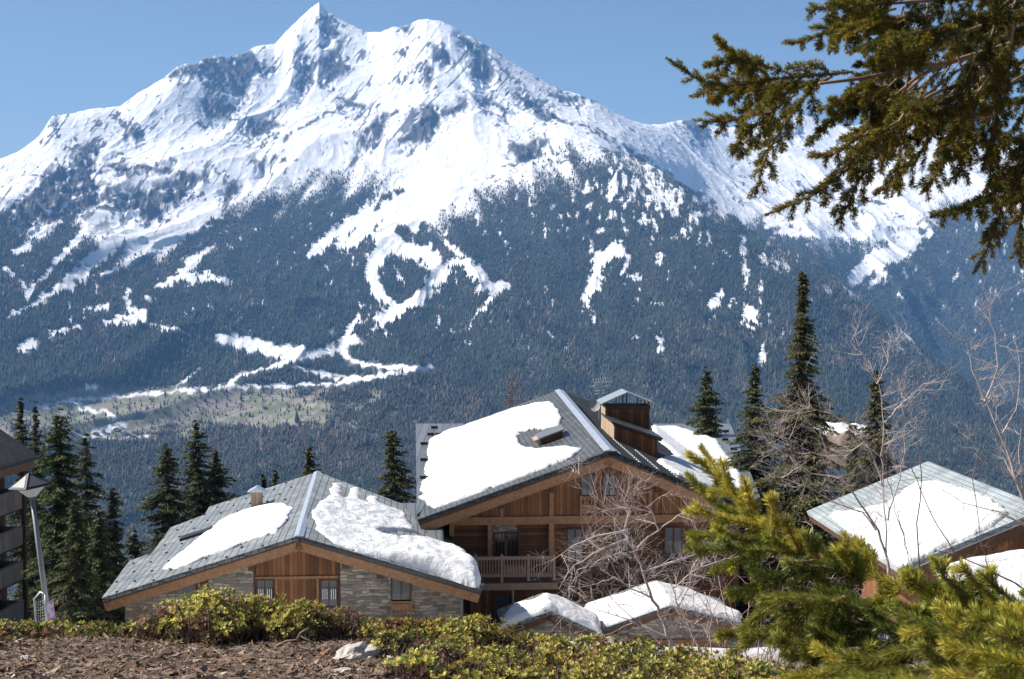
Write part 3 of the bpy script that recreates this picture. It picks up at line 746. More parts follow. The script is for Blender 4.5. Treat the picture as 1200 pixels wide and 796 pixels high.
# ================================================= left stone chalet
h1 = Gable((350, 628), 56.0, (119, 701), (565, 691))
BK = 1.25                                           # roof overhang
c1 = empty('stone_chalet', (h1.A.x, h1.A.y, -16.2)); tag(c1, 'low stone and timber chalet with wide slate roof, left of the big timber chalet', 'chalet')
def wall_poly(g, xs, zb, back, zl_off=0.42):
    """front wall strip between picture columns xs up to the roof"""
    pts = []
    p0 = g.onf(xs[0], 700, back); p1 = g.onf(xs[1], 700, back)
    def top(p):
        return min(g.zl(p.x, p.y), g.zr(p.x, p.y)) - zl_off
    out = [Vector((p0.x,p0.y,zb)), Vector((p1.x,p1.y,zb)), Vector((p1.x,p1.y,top(p1)))]
    ax = g.A + G*back
    if (p0-ax).dot(L) < 0 < (p1-ax).dot(L): out.append(Vector((ax.x, ax.y, ax.z-zl_off)))
    out.append(Vector((p0.x,p0.y,top(p0))))
    return out
def add_wall(g, name, mat, xs, zb, back, thick, parent, off=0.42):
    m = MB(); m.prism(wall_poly(g, xs, zb, back, off), G*thick); return m.build(name, M[mat], parent)
add_wall(h1, 'stone_wall', 'stone', (146, 297), -16.5, BK, 14.0, c1)
add_wall(h1, 'stone_wall', 'stone', (399, 540), -16.5, BK, 14.0, c1)
add_wall(h1, 'timber_wall', 'facade', (297.2, 398.8), -16.5, BK+0.12, 14.0, c1)
# tile slabs
lp = [h1.E, h1.A, h1.onl(372,553), h1.onl(245,594), h1.onl(240,603), h1.onl(200,618), h1.onl(178,648), h1.onl(152,657)]
rp = [h1.A, h1.F, h1.onr(521,650), h1.onr(470,590), h1.onr(372,553)]
m = MB(); slab(m, lp, h1.nl, 0.16); slab(m, rp, h1.nr, 0.16, 1, 0.004)
roof1 = m.build('roof', [M['tiles'], M['tiles']], c1)
# zinc cross roof on the right, its seams running down towards the viewer
Q = h1.onr(470,590); Vv = h1.onr(521,652); nm = L.cross(Vv-Q).normalized()
if nm.z < 0: nm = -nm
m = MB(); m.prism([Q+nm*0.02, Vv+nm*0.02, hit(517,652,Q,nm)+nm*.02, hit(517,590,Q,nm)+nm*.02], -nm*0.14); m.build('zinc_roof', M['metal'], c1)
def z1m(x, y): return Q.z - ((x-Q.x)*nm.x + (y-Q.y)*nm.y)/nm.z
m = MB()
for a, b, n in ((h1.E, h1.A, h1.nl), (h1.A, h1.F, h1.nr)):
    verge(m, a, b, n, 0.10, 0.02, 0.20)
m.build('roof_edge', M['edge'], roof1)
m = MB(); 
for a, b, n in ((h1.E, h1.A, h1.nl), (h1.A, h1.F, h1.nr)):
    verge(m, a+G*0.1, b+G*0.1, n, 0.16, 0.18, 0.60)
m.build('bargeboard', M['beam'], c1)
m = MB()
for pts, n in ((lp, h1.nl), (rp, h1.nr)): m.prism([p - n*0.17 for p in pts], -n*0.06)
m.build('soffit', M['beam_d'], c1)
# gutter-side fascia on the left eave, ridge cap
m = MB(); e2 = h1.onl(152,657)
m.prism([h1.E-h1.nl*0.2, e2-h1.nl*0.2, e2-h1.nl*0.5, h1.E-h1.nl*0.5], L*0.08)
m.build('eaves_board', M['beam'], c1)
m = MB(); rb = h1.onl(372,553)
m.prism([h1.A+L*0.20+ZV*-0.02, h1.A+ZV*0.06, h1.A-L*0.20-ZV*0.02], rb-h1.A); m.build('ridge_cap', M['ridge'], roof1)
# snow guards: rows of small dark stubs over the left slope
U = (h1.E-h1.A).normalized(); items = []
for r_ in range(3, 33):
    for q_ in range(0, 46):
        if (q_*7 + r_*3) % 9 != 0: continue
        p = h1.A + U*(r_*0.5) + G*(0.2+q_*0.4); pp = project(p.x, p.y, p.z)
        if not in_poly(np.array([pp[0]]), np.array([pp[1]]), [(119,701),(350,628),(372,553),(245,594),(240,603),(200,618),(178,648),(152,657)])[0]: continue
        items.append((p+h1.nl*0.02, U*0.04, G*0.07, h1.nl*0.03))
box_parts('snow_guard', M['black'], roof1, items[:98])
# purlin ends under the verge
for px, py in ((344,640),(293,660),(236,678),(206,688),(180,696),(404,663),(445,674),(481,684),(520,694)):
    p = h1.onf(px, py, 0.3); n = h1.nl if px < 350 else h1.nr
    zt = min(h1.zl(p.x,p.y), h1.zr(p.x,p.y)) - 0.24
    m = MB(); m.box(Vector((p.x, p.y, zt-0.19)) + G*0.5, L*0.16, ZV*0.19, G*0.5)
    if px in (293, 404, 445, 236): m.box(Vector((p.x, p.y, zt-0.55)) + G*0.75, L*0.14, ZV*0.17, G*0.25)
    m.build('purlin', M['beam_d'], c1)
# timber wall framing
m = MB(); h1.fbox(m, 297.2, 676, 398.8, 677.6, BK+0.12, 0, 0.07); m.build('timber_rail', M['beam'], c1)
for x in (324, 372.5):
    m = MB(); h1.fbox(m, x-1.6, 677.6, x+1.6, 716, BK+0.12, 0, 0.09); m.build('timber_post', M['beam'], c1)
for x in (298.5, 397.5):
    m = MB(); h1.fbox(m, x-1.2, 657, x+1.2, 716, BK+0.12, 0, 0.09); m.build('timber_post', M['beam_d'], c1)
window(h1, c1, 300, 678.5, 321, 712, BK+0.12, curtain=0.33)
window(h1, c1, 375, 678.5, 396, 712, BK+0.12, curtain=0.33)
for xx in (303, 313, 378, 388):
    m = MB()
    for k in range(3): h1.fbox(m, xx+k*2.4, 690, xx+k*2.4+1.0, 702, BK, 0.02, 0.06)
    m.build('window_bar', M['white'], c1)
# right window with little wooden balcony front
window(h1, c1, 458, 675, 482, 712, BK, curtain=0.55, frame='beam_d')
def balustrade(g, x0, y0, x1, y1, back, out, n, parent, mat='beam', panel=None):
    m = MB(); g.fbox(m, x0, y0, x1, y0+1.6, back, out, out+0.07); g.fbox(m, x0, y1-1.8, x1, y1, back, out, out+0.06)
    if panel: g.fbox(m, x0, panel[0], x1, panel[1], back, out+0.01, out+0.06)
    for k in range(n):
        xx = x0 + (x1-x0)*(k+0.5)/n; g.fbox(m, xx-0.7, y0+1.6, xx+0.7, y1-1.8, back, out+0.015, out+0.05)
    for xx in (x0, x1-1.6): g.fbox(m, xx, y0-1, xx+1.6, y1+1, back, out-0.0, out+0.09)
    return m.build('balustrade', M[mat], parent)
balustrade(h1, 458, 704, 483, 731, BK, 0.10, 6, c1, panel=(707, 714))
m = MB(); h1.fbox(m, 455, 735, 485, 738, BK, 0, 0.16); m.build('window_sill', M['stone'], c1)
m = MB(); p = h1.onf(541.5, 694, 0.8); m.tube([p + L*0.9+ZV*0.35, p+L*0.1, p, p-ZV*2.6], 0.05, 8); m.build('downpipe', M['pipe'], c1, smooth=True)
# grey cupboard door on the left stone part
m = MB(); h1.fbox(m, 214, 676, 229, 716, BK, 0, 0.03); m.build('shutter', M['curtain'], c1)
m = MB(); h1.fbox(m, 229, 674, 232.5, 718, BK, 0, 0.06); m.build('timber_post', M['beam_d'], c1)
# chimney on the left slope
pc = h1.onl(301, 593)
ch = empty('chimney', pc); ch.parent = c1; ch.matrix_parent_inverse = parent_world(c1).inverted()
m = MB(); m.box(pc+ZV*0.10, L*0.25, G*0.25, ZV*0.62); m.build('chimney_shaft', M['pale'], ch)
m = MB(); m.prism([pc+ZV*0.72-L*0.42-G*0.4, pc+ZV*0.72+L*0.42-G*0.4, pc+ZV*0.95-G*0.4], G*0.8); m.build('chimney_cap', M['ridge'], ch)
# roof window
pw = h1.onl(231, 627); m = MB(); m.box(pw+h1.nl*0.06, U*0.75, G*0.42, h1.nl*0.06); rw = m.build('roof_window', M['black'], roof1)
z1 = lambda x, y: np.minimum(h1.zl(x, y), h1.zr(x, y)); z1v = lambda x, y: np.minimum(h1.zl(x,y), np.maximum(h1.zr(x, y), np.where(x > Q.x-2, z1m(x, y), -99)))
snow_patch(z1, [(190,667),(212,648),(236,628),(250,616),(268,606),(288,598),(306,594),(334,590),(343,597),(338,610),(324,624),(300,632),(268,645),(240,654),(220,663),(204,668)],
   'snow_patch', 'smooth snow patch on the stone chalet roof below the small chimney', 0.13, 0.11, 0.35, seed=1, amp=0.03)
def gr1(X, Y): return 0.35 + 1.9*sstep(h1.A.x+1.2, h1.F.x-0.9, X)*sstep(66, 60, Y)
snow_patch(z1v, [(364,600),(374,590),(385,581),(390,566),(401,566),(400,583),(408,583),(412,571),(423,573),(422,586),(430,588),(432,581),(441,581),(444,590),(475,600),(480,612),(490,626),(464,622),(443,624),(455,632),(490,636),(513,640),(538,648),(553,660),(563,678),(563.5,689.5),(513,674.6),(475,663.5),(417,647),(389,636),(372,622)],
   'snow_patch', 'deep snow drift hanging at the right eave of the stone chalet roof', 0.27, 0.11, 0.5, gr1, seed=5, amp=0.12)

# ================================================= big timber chalet
h2 = Gable((715, 528), 66.0, (489, 609), (887, 600))
B2 = 1.5
c2 = empty('timber_chalet', (h2.A.x, h2.A.y, -18.5)); tag(c2, 'largest chalet, orange-brown timber gable with balcony and thick snow on its slate roof', 'chalet')
Ql = h2.onl(545,497); Vl = h2.onl(494,599); nml = L.cross(Vl-Ql).normalized(); nml = nml if nml.z > 0 else -nml
Qr = h2.onr(765,497); Vr = h2.onr(878,589); nmr = L.cross(Vr-Qr).normalized(); nmr = nmr if nmr.z > 0 else -nmr
lp2 = [h2.E, h2.A, h2.onl(655,457), Ql, Vl]; rp2 = [h2.A, h2.F, Vr, Qr, h2.onr(655,457)]
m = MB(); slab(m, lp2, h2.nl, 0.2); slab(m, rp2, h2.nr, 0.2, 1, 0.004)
roof2 = m.build('roof', [M['tiles_g'], M['tiles_d']], c2)  # right slope's darker tiles put its grazing light into the colour
m = MB(); m.prism([Ql+nml*.03, hit(487,497,Ql,nml)+nml*.03, hit(488.5,604,Ql,nml)+nml*.03, Vl+nml*.03], -nml*0.16); zr_ = m.build('zinc_roof', M['metal'], c2)
m = MB(); m.prism([Qr+nmr*.03, hit(856,497,Qr,nmr)+nmr*.03, hit(891,583,Qr,nmr)+nmr*.03, Vr+nmr*.03], -nmr*0.16); zr2_ = m.build('zinc_roof', M['metal'], c2)
for g_, nn, pp, par in ((Ql, nml, [(505,511),(514,511),(497,522),(497,541),(497,562),(497,583),(509,503)], zr_), (Qr, nmr, [(828,507),(840,507),(851,507),(850,517),(860,528),(861,539),(872,551)], zr2_)):
    items = []
    for a in pp: items.append((hit(*a, g_, nn)+nn*0.1, L*0.22, ZV*0.03, nn*0.07))
    box_parts('snow_guard', M['black'], par, items)
def zml(x, y): return Ql.z - ((x-Ql.x)*nml.x + (y-Ql.y)*nml.y)/nml.z
def zmr(x, y): return Qr.z - ((x-Qr.x)*nmr.x + (y-Qr.y)*nmr.y)/nmr.z
m = MB()
for a, b, n in ((h2.E, h2.A, h2.nl), (h2.A, h2.F, h2.nr)): verge(m, a, b, n, 0.12, 0.03, 0.26)
m.build('roof_edge', M['edge'], roof2)
m = MB()
for a, b, n in ((h2.E, h2.A, h2.nl), (h2.A, h2.F, h2.nr)): verge(m, a+G*.12, b+G*.12, n, 0.2, 0.22, 0.72)
m.build('bargeboard', M['beam'], c2)
m = MB()
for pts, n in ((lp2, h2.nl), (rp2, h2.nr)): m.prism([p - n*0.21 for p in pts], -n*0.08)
m.build('soffit', M['beam_d'], c2)
m = MB(); rb = h2.onl(655,457)
m.prism([h2.A+L*0.30-ZV*0.03, h2.A+ZV*0.07, h2.A-L*0.30-ZV*0.03], rb-h2.A); m.build('ridge_cap', M['ridge'], roof2)
# rows of white snow stops on the dark right slope
items = []; Ur = (h2.F-h2.A).normalized(); ln = (rb-h2.A).length
for r_, (a0, a1) in {1:(0.0,0.5), 3:(0.0,0.3), 5:(0.02,0.25), 7:(0.02,0.15)}.items():
    k = a0*ln
    while k < a1*ln:
        p = h2.A + Ur*(r_*0.52) + G*(k+0.3); items.append((p+h2.nr*0.02, Ur*0.06, G*0.13, h2.nr*0.02)); k += 0.62
box_parts('snow_guard', M['white'], roof2, items[:98])
# walls
add_wall(h2, 'upper_timber_wall', 'facade', (529, 867), h2.onf(600, 606, B2).z, B2, 20.0, c2, 0.5)
def fwall(g, name, mat, x0, y0, x1, y1, back, thick, parent):
    m = MB(); g.fbox(m, x0, y0, x1, y1, back, -thick, 0.0); return m.build(name, M[mat], parent)
fwall(h2, 'middle_wall', 'planks', 530, 606.2, 866, 687, B2+0.5, 19.0, c2)
fwall(h2, 'lower_wall', 'facade2', 552, 687.2, 862, 775, B2+0.9, 18.0, c2)
fwall(h2, 'end_wall', 'facade2', 501, 606.0, 529, 775, B2+3.2, 14.0, c2)
# framing
def beam(g, name, mat, x0, y0, x1, y1, back, a, b, parent):
    m = MB(); g.fbox(m, x0, y0, x1, y1, back, a, b); return m.build(name, M[mat], parent)
beam(h2, 'timber_rail', 'beam', 529.5, 606.4, 866, 611, B2, -0.35, 0.10, c2)
beam(h2, 'timber_post', 'beam', 526.5, 598, 532, 628, B2, -0.2, 0.16, c2)
beam(h2, 'timber_post', 'beam', 571.5, 611.2, 576.5, 655, B2, -0.3, 0.04, c2)
beam(h2, 'timber_post', 'beam_d', 608, 611.2, 610, 655, B2, -0.45, -0.3, c2)
beam(h2, 'timber_post', 'beam', 643.5, 577, 648.5, 606.2, B2, 0, 0.12, c2)
beam(h2, 'timber_post', 'beam', 643, 611.2, 649, 684, B2, -0.3, 0.14, c2)
beam(h2, 'timber_post', 'beam', 586, 583, 590, 606.2, B2, 0, 0.08, c2)
beam(h2, 'timber_post', 'beam', 760, 575, 764, 606.2, B2, 0, 0.08, c2)
beam(h2, 'timber_rail', 'beam_d', 648, 664, 862, 668, B2, -0.4, 0.0, c2)
for px in (588, 646, 713, 776, 838):
    p = h2.onf(px, 560, 0.4); zt = min(h2.zl(p.x,p.y), h2.zr(p.x,p.y)) - 0.32
    m = MB(); m.box(Vector((p.x, p.y, zt-0.22)) + G*0.6, L*0.2, ZV*0.22, G*0.55); m.box(Vector((p.x, p.y, zt-0.62)) + G*0.95, L*0.18, ZV*0.18, G*0.2)
    m.build('purlin', M['beam_d'], c2)
# stone patch behind the balcony door, windows
beam(h2, 'stone_wall', 'stone', 577, 611.5, 607.5, 655, B2+0.5, 0, 0.02, c2)
window(h2, c2, 579, 624, 592, 660, B2+0.48, curtain=0, mull=2)
window(h2, c2, 594, 624, 607, 660, B2+0.48, curtain=0, mull=2)
for x0 in (680, 705.5):
    window(h2, c2, x0, 556, x0+17, 588, B2, curtain=0.55)
    balustrade(h2, x0-1, 581, x0+18, 605.5, B2, 0.12, 5, c2, panel=(591, 601))
window(h2, c2, 664, 619, 684, 660, B2+0.5, curtain=0.5); window(h2, c2, 720, 617, 738, 660, B2+0.5, curtain=0.5); window(h2, c2, 778, 617, 800, 660, B2+0.5, curtain=0.4)
window(h2, c2, 578, 696, 600, 760, B2+0.9, curtain=0, label='dark ground floor door')
# balcony
bal = empty('balcony', h2.onf(605, 682, 0.3)); bal.parent = c2; bal.matrix_parent_inverse = parent_world(c2).inverted()
beam(h2, 'balcony_floor', 'rail', 556, 677, 650, 683, B2, -0.4, 1.35, bal)
m = MB()
for x0, x1 in ((559,586),(589.5,617),(621,647)):
    n = 8
    for k in range(n):
        xx = x0+(x1-x0)*(k+0.5)/n; h2.fbox(m, xx-0.65, 655, xx+0.65, 676.6, B2-1.25, 0, 0.04)
m.build('baluster', M['rail'], bal)
beam(h2, 'handrail', 'rail', 556, 652.5, 651, 654.8, B2-1.2, -0.03, 0.10, bal)
beam(h2, 'lower_rail', 'rail', 556, 673, 651, 675, B2-1.2, -0.01, 0.07, bal)
for x in (556, 586.5, 617.5, 647.5): beam(h2, 'balcony_post', 'rail', x, 649.5, x+3.2, 683.5 if x in (586.5,) else 680, B2-1.2, -0.02, 0.12, bal)
beam(h2, 'balcony_panel', 'beam', 590, 663, 617, 672.5, B2-1.2, 0.0, 0.05, bal)
beam(h2, 'side_rail', 'rail', 556, 652.5, 558, 654.8, B2-1.0, -1.1, 0.0, bal)
m = MB(); p = h2.onf(601, 690, B2); m.tube([p, p-ZV*3.2], 0.05, 8); m.build('downpipe', M['pipe'], c2)
m = MB(); p = h2.onf(606, 690, B2+0.9)
for k in range(7): m.aabox(p.x-1.5+k*0.35, p.x-1.44+k*0.35, p.y-0.1, p.y-0.05, p.z-1.9, p.z-0.9)
m.aabox(p.x-1.55, p.x+0.75, p.y-0.12, p.y-0.04, p.z-0.9, p.z-0.84); m.build('porch_railing', M['beam_d'], c2)
# dormer and chimney on the right slope
pd = h2.onr(724, 517); Yd = pd.y
class Pl:                                             # a wall plane parallel to the front at another depth
    def __init__(s, Y): s.p = Vector((0, Y, 0))
    def at(s, px, py): return hit(px, py, s.p, -G)
dr = empty('dormer', pd); dr.parent = c2; dr.matrix_parent_inverse = parent_world(c2).inverted()
f = Pl(pd.dot(G)/G.y)
q = lambda x, y: f.at(x, y)
m = MB(); m.prism([q(721,498), q(770,514), q(771,534), q(740,534), q(721,520)], G*3.2); m.build('dormer_wall', M['facade2'], dr)
m = MB(); m.prism([q(719,495), q(776,514.5), q(775,518), q(719,499.5)], G*0.15); m.build('dormer_fascia', M['beam_d'], dr)
m = MB(); m.prism([q(717,494), q(777,513.6), q(777,515.2), q(717,495.8)], G*4.3-G*0.001); m.build('dormer_roof', M['edge'], dr)
m = MB(); m.prism([q(720.8,499)-G*0.02, q(720.8,520)-G*0.02, q(719.4,519)-G*0.02, q(719.4,498)-G*0.02], G*3.25); m.build('dormer_cheek', M['pale'], dr)  # left cheek in brighter boards, its sunlight put into the colour
m = MB(); sn = h2.onr(763,528); 
chy = Pl((pd.dot(G)+3.6)/G.y); c_ = lambda x, y: chy.at(x, y)
cm = empty('chimney', c_(736, 500)); cm.parent = c2; cm.matrix_parent_inverse = parent_world(c2).inverted()
m = MB(); m.prism([c_(710.5,479.5), c_(761.5,479.5), c_(761.5,506), c_(710.5,506)], G*1.5); m.build('chimney_stack', M['facade2'], cm)
m = MB(); m.prism([c_(709.0,477)-G*0.03, c_(710.5,477)-G*0.03, c_(710.5,512)-G*0.03, c_(709.0,512)-G*0.03], G*1.6); m.build('chimney_side_board', M['pale'], cm)  # brighter board painting the stack's left side as sunlit
m = MB(); m.prism([c_(709.5,476), c_(762.5,476), c_(762.5,479.3), c_(709.5,479.3)], G*1.6); m.build('chimney_rim', M['beam_d'], cm)
m = MB(); a_, b_, d_ = c_(704.5,472.5), c_(734.5,459), c_(767.5,472.5)
dz = ZV*0.07
m.prism([a_-G*.2, b_-G*.2, b_-G*.2-dz, a_-G*.2-dz], G*2.0); m.prism([b_-G*.2, d_-G*.2, d_-G*.2-dz, b_-G*.2-dz], G*2.0); m.build('chimney_hood', M['galv'], cm)
for x, y in ((711,470.5),(722,466),(734.5,461),(747,466),(760.5,471.5)):
    for bk in ((0.05, 1.45) if x in (711, 760.5, 734.5) else (0.05,)):
        m = MB(); p0 = c_(x, y)+G*bk; p1 = c_(x, 476)+G*bk; m.box((p0+p1)/2, L*0.03, G*0.03, ZV*((p0-p1).length/2+0.03)); m.build('hood_post', M['black'], cm)
# little dark dormer vent on the snowy left slope
pv = h2.onl(648, 517); fv_ = Pl(pv.dot(G)/G.y); v_ = lambda x, y: fv_.at(x, y)
vd = empty('roof_vent', pv); vd.parent = c2; vd.matrix_parent_inverse = parent_world(c2).inverted()
m = MB(); m.prism([v_(633,515), v_(659,505), v_(660,514), v_(634,523)], G*1.6); m.build('vent_box', M['beam_d'], vd)
m = MB(); m.prism([v_(626,517)-G*.02, v_(633,514)-G*.02, v_(634,523)-G*.02], G*1.5); m.build('vent_cheek', M['pale'], vd)
m = MB(); m.prism([v_(631,513.6)-G*.15, v_(661,502.4)-G*.15, v_(661,504)-G*.15, v_(631,515.4)-G*.15], G*2.0); m.build('vent_roof', M['metal'], vd)
# aerial mast and satellite dish
pm = h2.onr(702, 492); mast = empty('aerial_mast', pm); tag(mast, 'thin roof mast with white television aerial and round grey dish, beside the chimney', 'antenna')
fm = Pl(pm.dot(G)/G.y); a_ = lambda x, y: fm.at(x, y)
m = MB(); m.tube([pm-ZV*0.1, a_(702.5,446)], 0.035, 8); m.build('mast_pole', M['galv'], mast)
m = MB(); bc = a_(696,449); be = a_(713,447)
m.tube([bc, be], 0.02, 6)
for k in range(7):
    p = bc.lerp(be, k/6); m.tube([p-ZV*0.35+L*0.1, p+ZV*0.28-L*0.05], 0.016, 5); m.tube([p-ZV*(0.22-0.03*k)-L*0.2, p-ZV*(0.2-0.03*k)+L*0.2], 0.016, 5)
for yy in (454, 458.5, 462): m.tube([a_(697,yy), a_(708,yy-1)], 0.022, 5)
m.build('aerial', M['white'], mast)
m = MB(); dc = a_(697, 475) - G*0.15; ax = Vector((-0.25,-0.95,0.2)).normalized(); ux = ax.cross(ZV).normalized(); uy = ux.cross(ax)
rings = []
for r_, dp in ((0.0,0.0),(0.16,0.012),(0.30,0.045),(0.38,0.075)):
    rings.append([dc + ax*dp + ux*math.cos(w)*r_*0.9 + uy*math.sin(w)*r_ for w in [2*math.pi*k/20 for k in range(20)]])
n0 = len(m.v)
for rg in rings: m.v += [tuple(p) for p in rg]
for i in range(3):
    for k in range(20):
        m.f.append((n0+i*20+k, n0+i*20+(k+1)%20, n0+(i+1)*20+(k+1)%20, n0+(i+1)*20+k)); m.mi.append(0)
m.tube([dc+ax*0.02-uy*0.3, dc+ax*0.4], 0.012, 5); m.tube([dc-ax*0.01, a_(702,476)], 0.02, 5)
m.build('satellite_dish', mat_plain('dish_grey', (0.45,0.44,0.42), 0.6), mast, smooth=True)
# snow
z2l = lambda x, y: np.maximum(h2.zl(x, y), zml(x, y)); z2r = lambda x, y: np.maximum(h2.zr(x, y), zmr(x, y))
snow_patch(z2l, [(502,517),(520,507),(545,500),(560,495),(575,490),(600,481),(628,474),(645,472),(654,479),(660,490),(655,500),(640,503),(625,503),(612,507),(606,514),(612,523),(630,527),(650,526),(668,523),(683,527),(670,537),(655,543),(640,549),(600,564),(545,584),(508,597),(499,588),(491,584),(496,562),(500,540)],
   'snow_patch', 'broad thick snow field on the left slope of the big timber chalet roof', 0.20, 0.15, 0.45, seed=11, amp=0.04)
snow_patch(z2r, [(764,499),(793,501),(820,509),(842,517),(848,527),(860,543),(868,556),(876,576),(878,590),(866,585),(816,566),(790,555),(768,541),(778,536),(791,536),(786,528),(775,520),(766,512)],
   'snow_patch', 'snow field right of the chimney on the big timber chalet roof', 0.18, 0.15, 0.4, seed=21, amp=0.04)

# ================================================= snowy porches in front of the big chalet
def small_house(name, label, apex, D, left, right, depth, zb, xs, wallmat, snowpoly, slabel, th=0.19, back=0.7, seed=0, snow=True):
    g = Gable(apex, D, left, right)
    o = empty(name, (g.A.x, g.A.y, zb)); tag(o, label, 'building')
    m = MB(); rbk = G*depth
    m.prism([g.E, g.A, g.A+rbk, g.E+rbk], -g.nl*0.14); m.prism([g.A, g.F, g.F+rbk, g.A+rbk], -g.nr*0.14+Vector((0,0,-0.004))); rf = m.build('roof', M['tiles'], o)
    m = MB(); verge(m, g.E, g.A, g.nl, .1, .03, .16); verge(m, g.A, g.F, g.nr, .1, .03, .16); m.build('roof_edge', M['edge'], rf)
    m = MB(); verge(m, g.E+G*.1, g.A+G*.1, g.nl, .14, .14, .42); verge(m, g.A+G*.1, g.F+G*.1, g.nr, .14, .14, .42); m.build('bargeboard', M['beam_d'], o)
    add_wall(g, 'front_wall', wallmat, xs, zb, back, depth-back-0.3, o, 0.3)
    if snow:
        zf = lambda x, y: np.minimum(g.zl(x, y), g.zr(x, y))
        snow_patch(zf, snowpoly, 'snow_patch', slabel, th, 0.1, 0.3, seed=seed, amp=0.05)
    return g, o
g3, c3 = small_house('porch', 'small stone porch with a snow covered gable roof in front of the big timber chalet', (786,709), 60.0, (706,737), (870,731), 4.6, -19.0, (722,856), 'stone',
    [(786,710),(868,730),(870,722),(812,694),(776,686),(735,696),(684,712),(707,736)], 'blanket of snow on the porch roof behind the bare birch', seed=31)
m = MB(); g3.fbox(m, 748, 750, 856, 757, 0.7, 0, 0.12); m.build('timber_lintel', M['beam'], c3)
p = g3.onf(786, 722, 0.5); m = MB(); m.box(p, L*0.13, ZV*0.16, G*0.3); m.build('purlin', M['beam_d'], c3)
g4, c4 = small_house('porch', 'lower lean-to porch with rounded snow on its roof, left of the stone porch', (645,716), 58.0, (588,737), (708,744), 3.2, -19.0, (598,698), 'stone',
    [(646,716),(706,743),(704,728),(676,712),(650,702),(632,703),(600,714),(588,726),(589,735)], 'rounded bright snow mound on the lower left porch roof', seed=37, th=0.24)

# ================================================= right chalets
g5 = Gable((1226, 595), 50.0, (1052, 667), (1400, 668))
c5 = empty('slate_chalet', (g5.A.x, g5.A.y, -14.8)); tag(c5, 'chalet at the right edge with pale slate roof, behind the bare trees', 'chalet')
back_e = g5.onl(948,598); dep = (back_e-g5.E).dot(G)
m = MB(); m.prism([g5.E, g5.A, g5.A+G*dep, g5.E+G*dep], -g5.nl*0.18); m.prism([g5.A, g5.F, g5.F+G*dep, g5.A+G*dep], -g5.nr*0.18-ZV*.004)
M['tiles_p'] = mat_tiles('pale_slate_tiles', (0.40,0.45,0.45), (0.48,0.53,0.53), 0.25, 0.24, 0.4, 0.5, 0.6)
rf5 = m.build('roof', M['tiles_p'], c5)
m = MB(); verge(m, g5.E, g5.A, g5.nl, .12, .03, .22); verge(m, g5.A, g5.F, g5.nr, .12, .03, .22); m.build('roof_edge', M['ridge'], rf5)
m = MB(); verge(m, g5.E+G*.12, g5.A+G*.12, g5.nl, .2, .2, .62); verge(m, g5.A+G*.12, g5.F+G*.12, g5.nr, .2, .2, .62); m.build('bargeboard', M['beam_d'], c5)
m = MB(); m.prism([g5.E-g5.nl*.2, g5.E+G*dep-g5.nl*.2, g5.E+G*dep-g5.nl*.45, g5.E-g5.nl*.45], L*.08); m.build('eaves_board', M['beam_d'], c5)
add_wall(g5, 'front_wall', 'facade2', (1106, 1350), -15.0, 1.2, dep-2.2, c5, 0.4)
for px in range(1110, 1215, 32):
    p = g5.onf(px, 640, 0.4); zt = g5.zl(p.x, p.y)-0.3; m = MB(); m.box(Vector((p.x,p.y,zt-0.18))+G*.45, L*.14, ZV*.18, G*.45); m.build('purlin', M['beam_d'], c5)
snow_patch(lambda x, y: g5.zl(x, y), [(968,604),(1005,601),(1038,594),(1055,580),(1075,566),(1100,567),(1125,572),(1152,582),(1178,594),(1184,602),(1162,618),(1120,637),(1085,653),(1064,664.5),(1050,664.5),(1022,645),(1001,629)],
   'snow_patch', 'long snow patch on the pale slate roof at the right', 0.25, 0.11, 0.5, seed=41, amp=0.1)
g6 = Gable((1330, 628), 42.0, (1096, 664), (1560, 700))
c6 = empty('shed', (g6.A.x, g6.A.y, -13.0)); tag(c6, 'low building at the right edge with an unbroken white snow roof, below the slate roof', 'building')
dep6 = 3.0
m = MB(); m.prism([g6.E, g6.A, g6.A-G*7, g6.E-G*7-ZV*2.6], -g6.nl*0.16); 
m.build('roof', M['tiles_p'], c6)
# this roof tilts towards the viewer too: its surface is a plane through three points
r6a, r6b, r6c = g6.E, g6.A, g6.E-G*7-ZV*2.6
n6 = (r6b-r6a).cross(r6c-r6a).normalized(); n6 = n6 if n6.z > 0 else -n6
c6.children[0].data.clear_geometry()
r6d = r6b + (r6c-r6a)
m = MB(); m.prism([r6a, r6b, r6d, r6c], -n6*0.16); tmp = m.build('roof', M['tiles_p'], c6)
old = [o for o in c6.children if o != tmp]
for o in old: bpy.data.objects.remove(o)
m = MB()
w = [r6a+L*.5-G*.5-n6*.17, r6b-G*.5-n6*.17, r6d+G*.5-n6*.17, r6c+L*.5+G*.5-n6*.17]
for i in range(4):
    a, b = w[i], w[(i+1)%4]; d = (b-a).normalized().cross(ZV).normalized()*0.2
    m.prism([a, b, Vector((b.x,b.y,-14.5)), Vector((a.x,a.y,-14.5))], d)
m.build('wall', M['facade2'], c6)
def z6(x, y): return r6a.z - ((x-r6a.x)*n6.x+(y-r6a.y)*n6.y)/n6.z
def pj(v): return project(v.x, v.y, v.z)
snow_patch(z6, [pj(r6a+L*.15-G*.15), pj(r6b-G*.15), pj(r6d+G*.2), pj(r6c+L*.2+G*.2)], 'snow_patch', 'unbroken white snow covering the low roof at the right edge', 0.3, 0.12, 0.4, seed=51, amp=0.03)

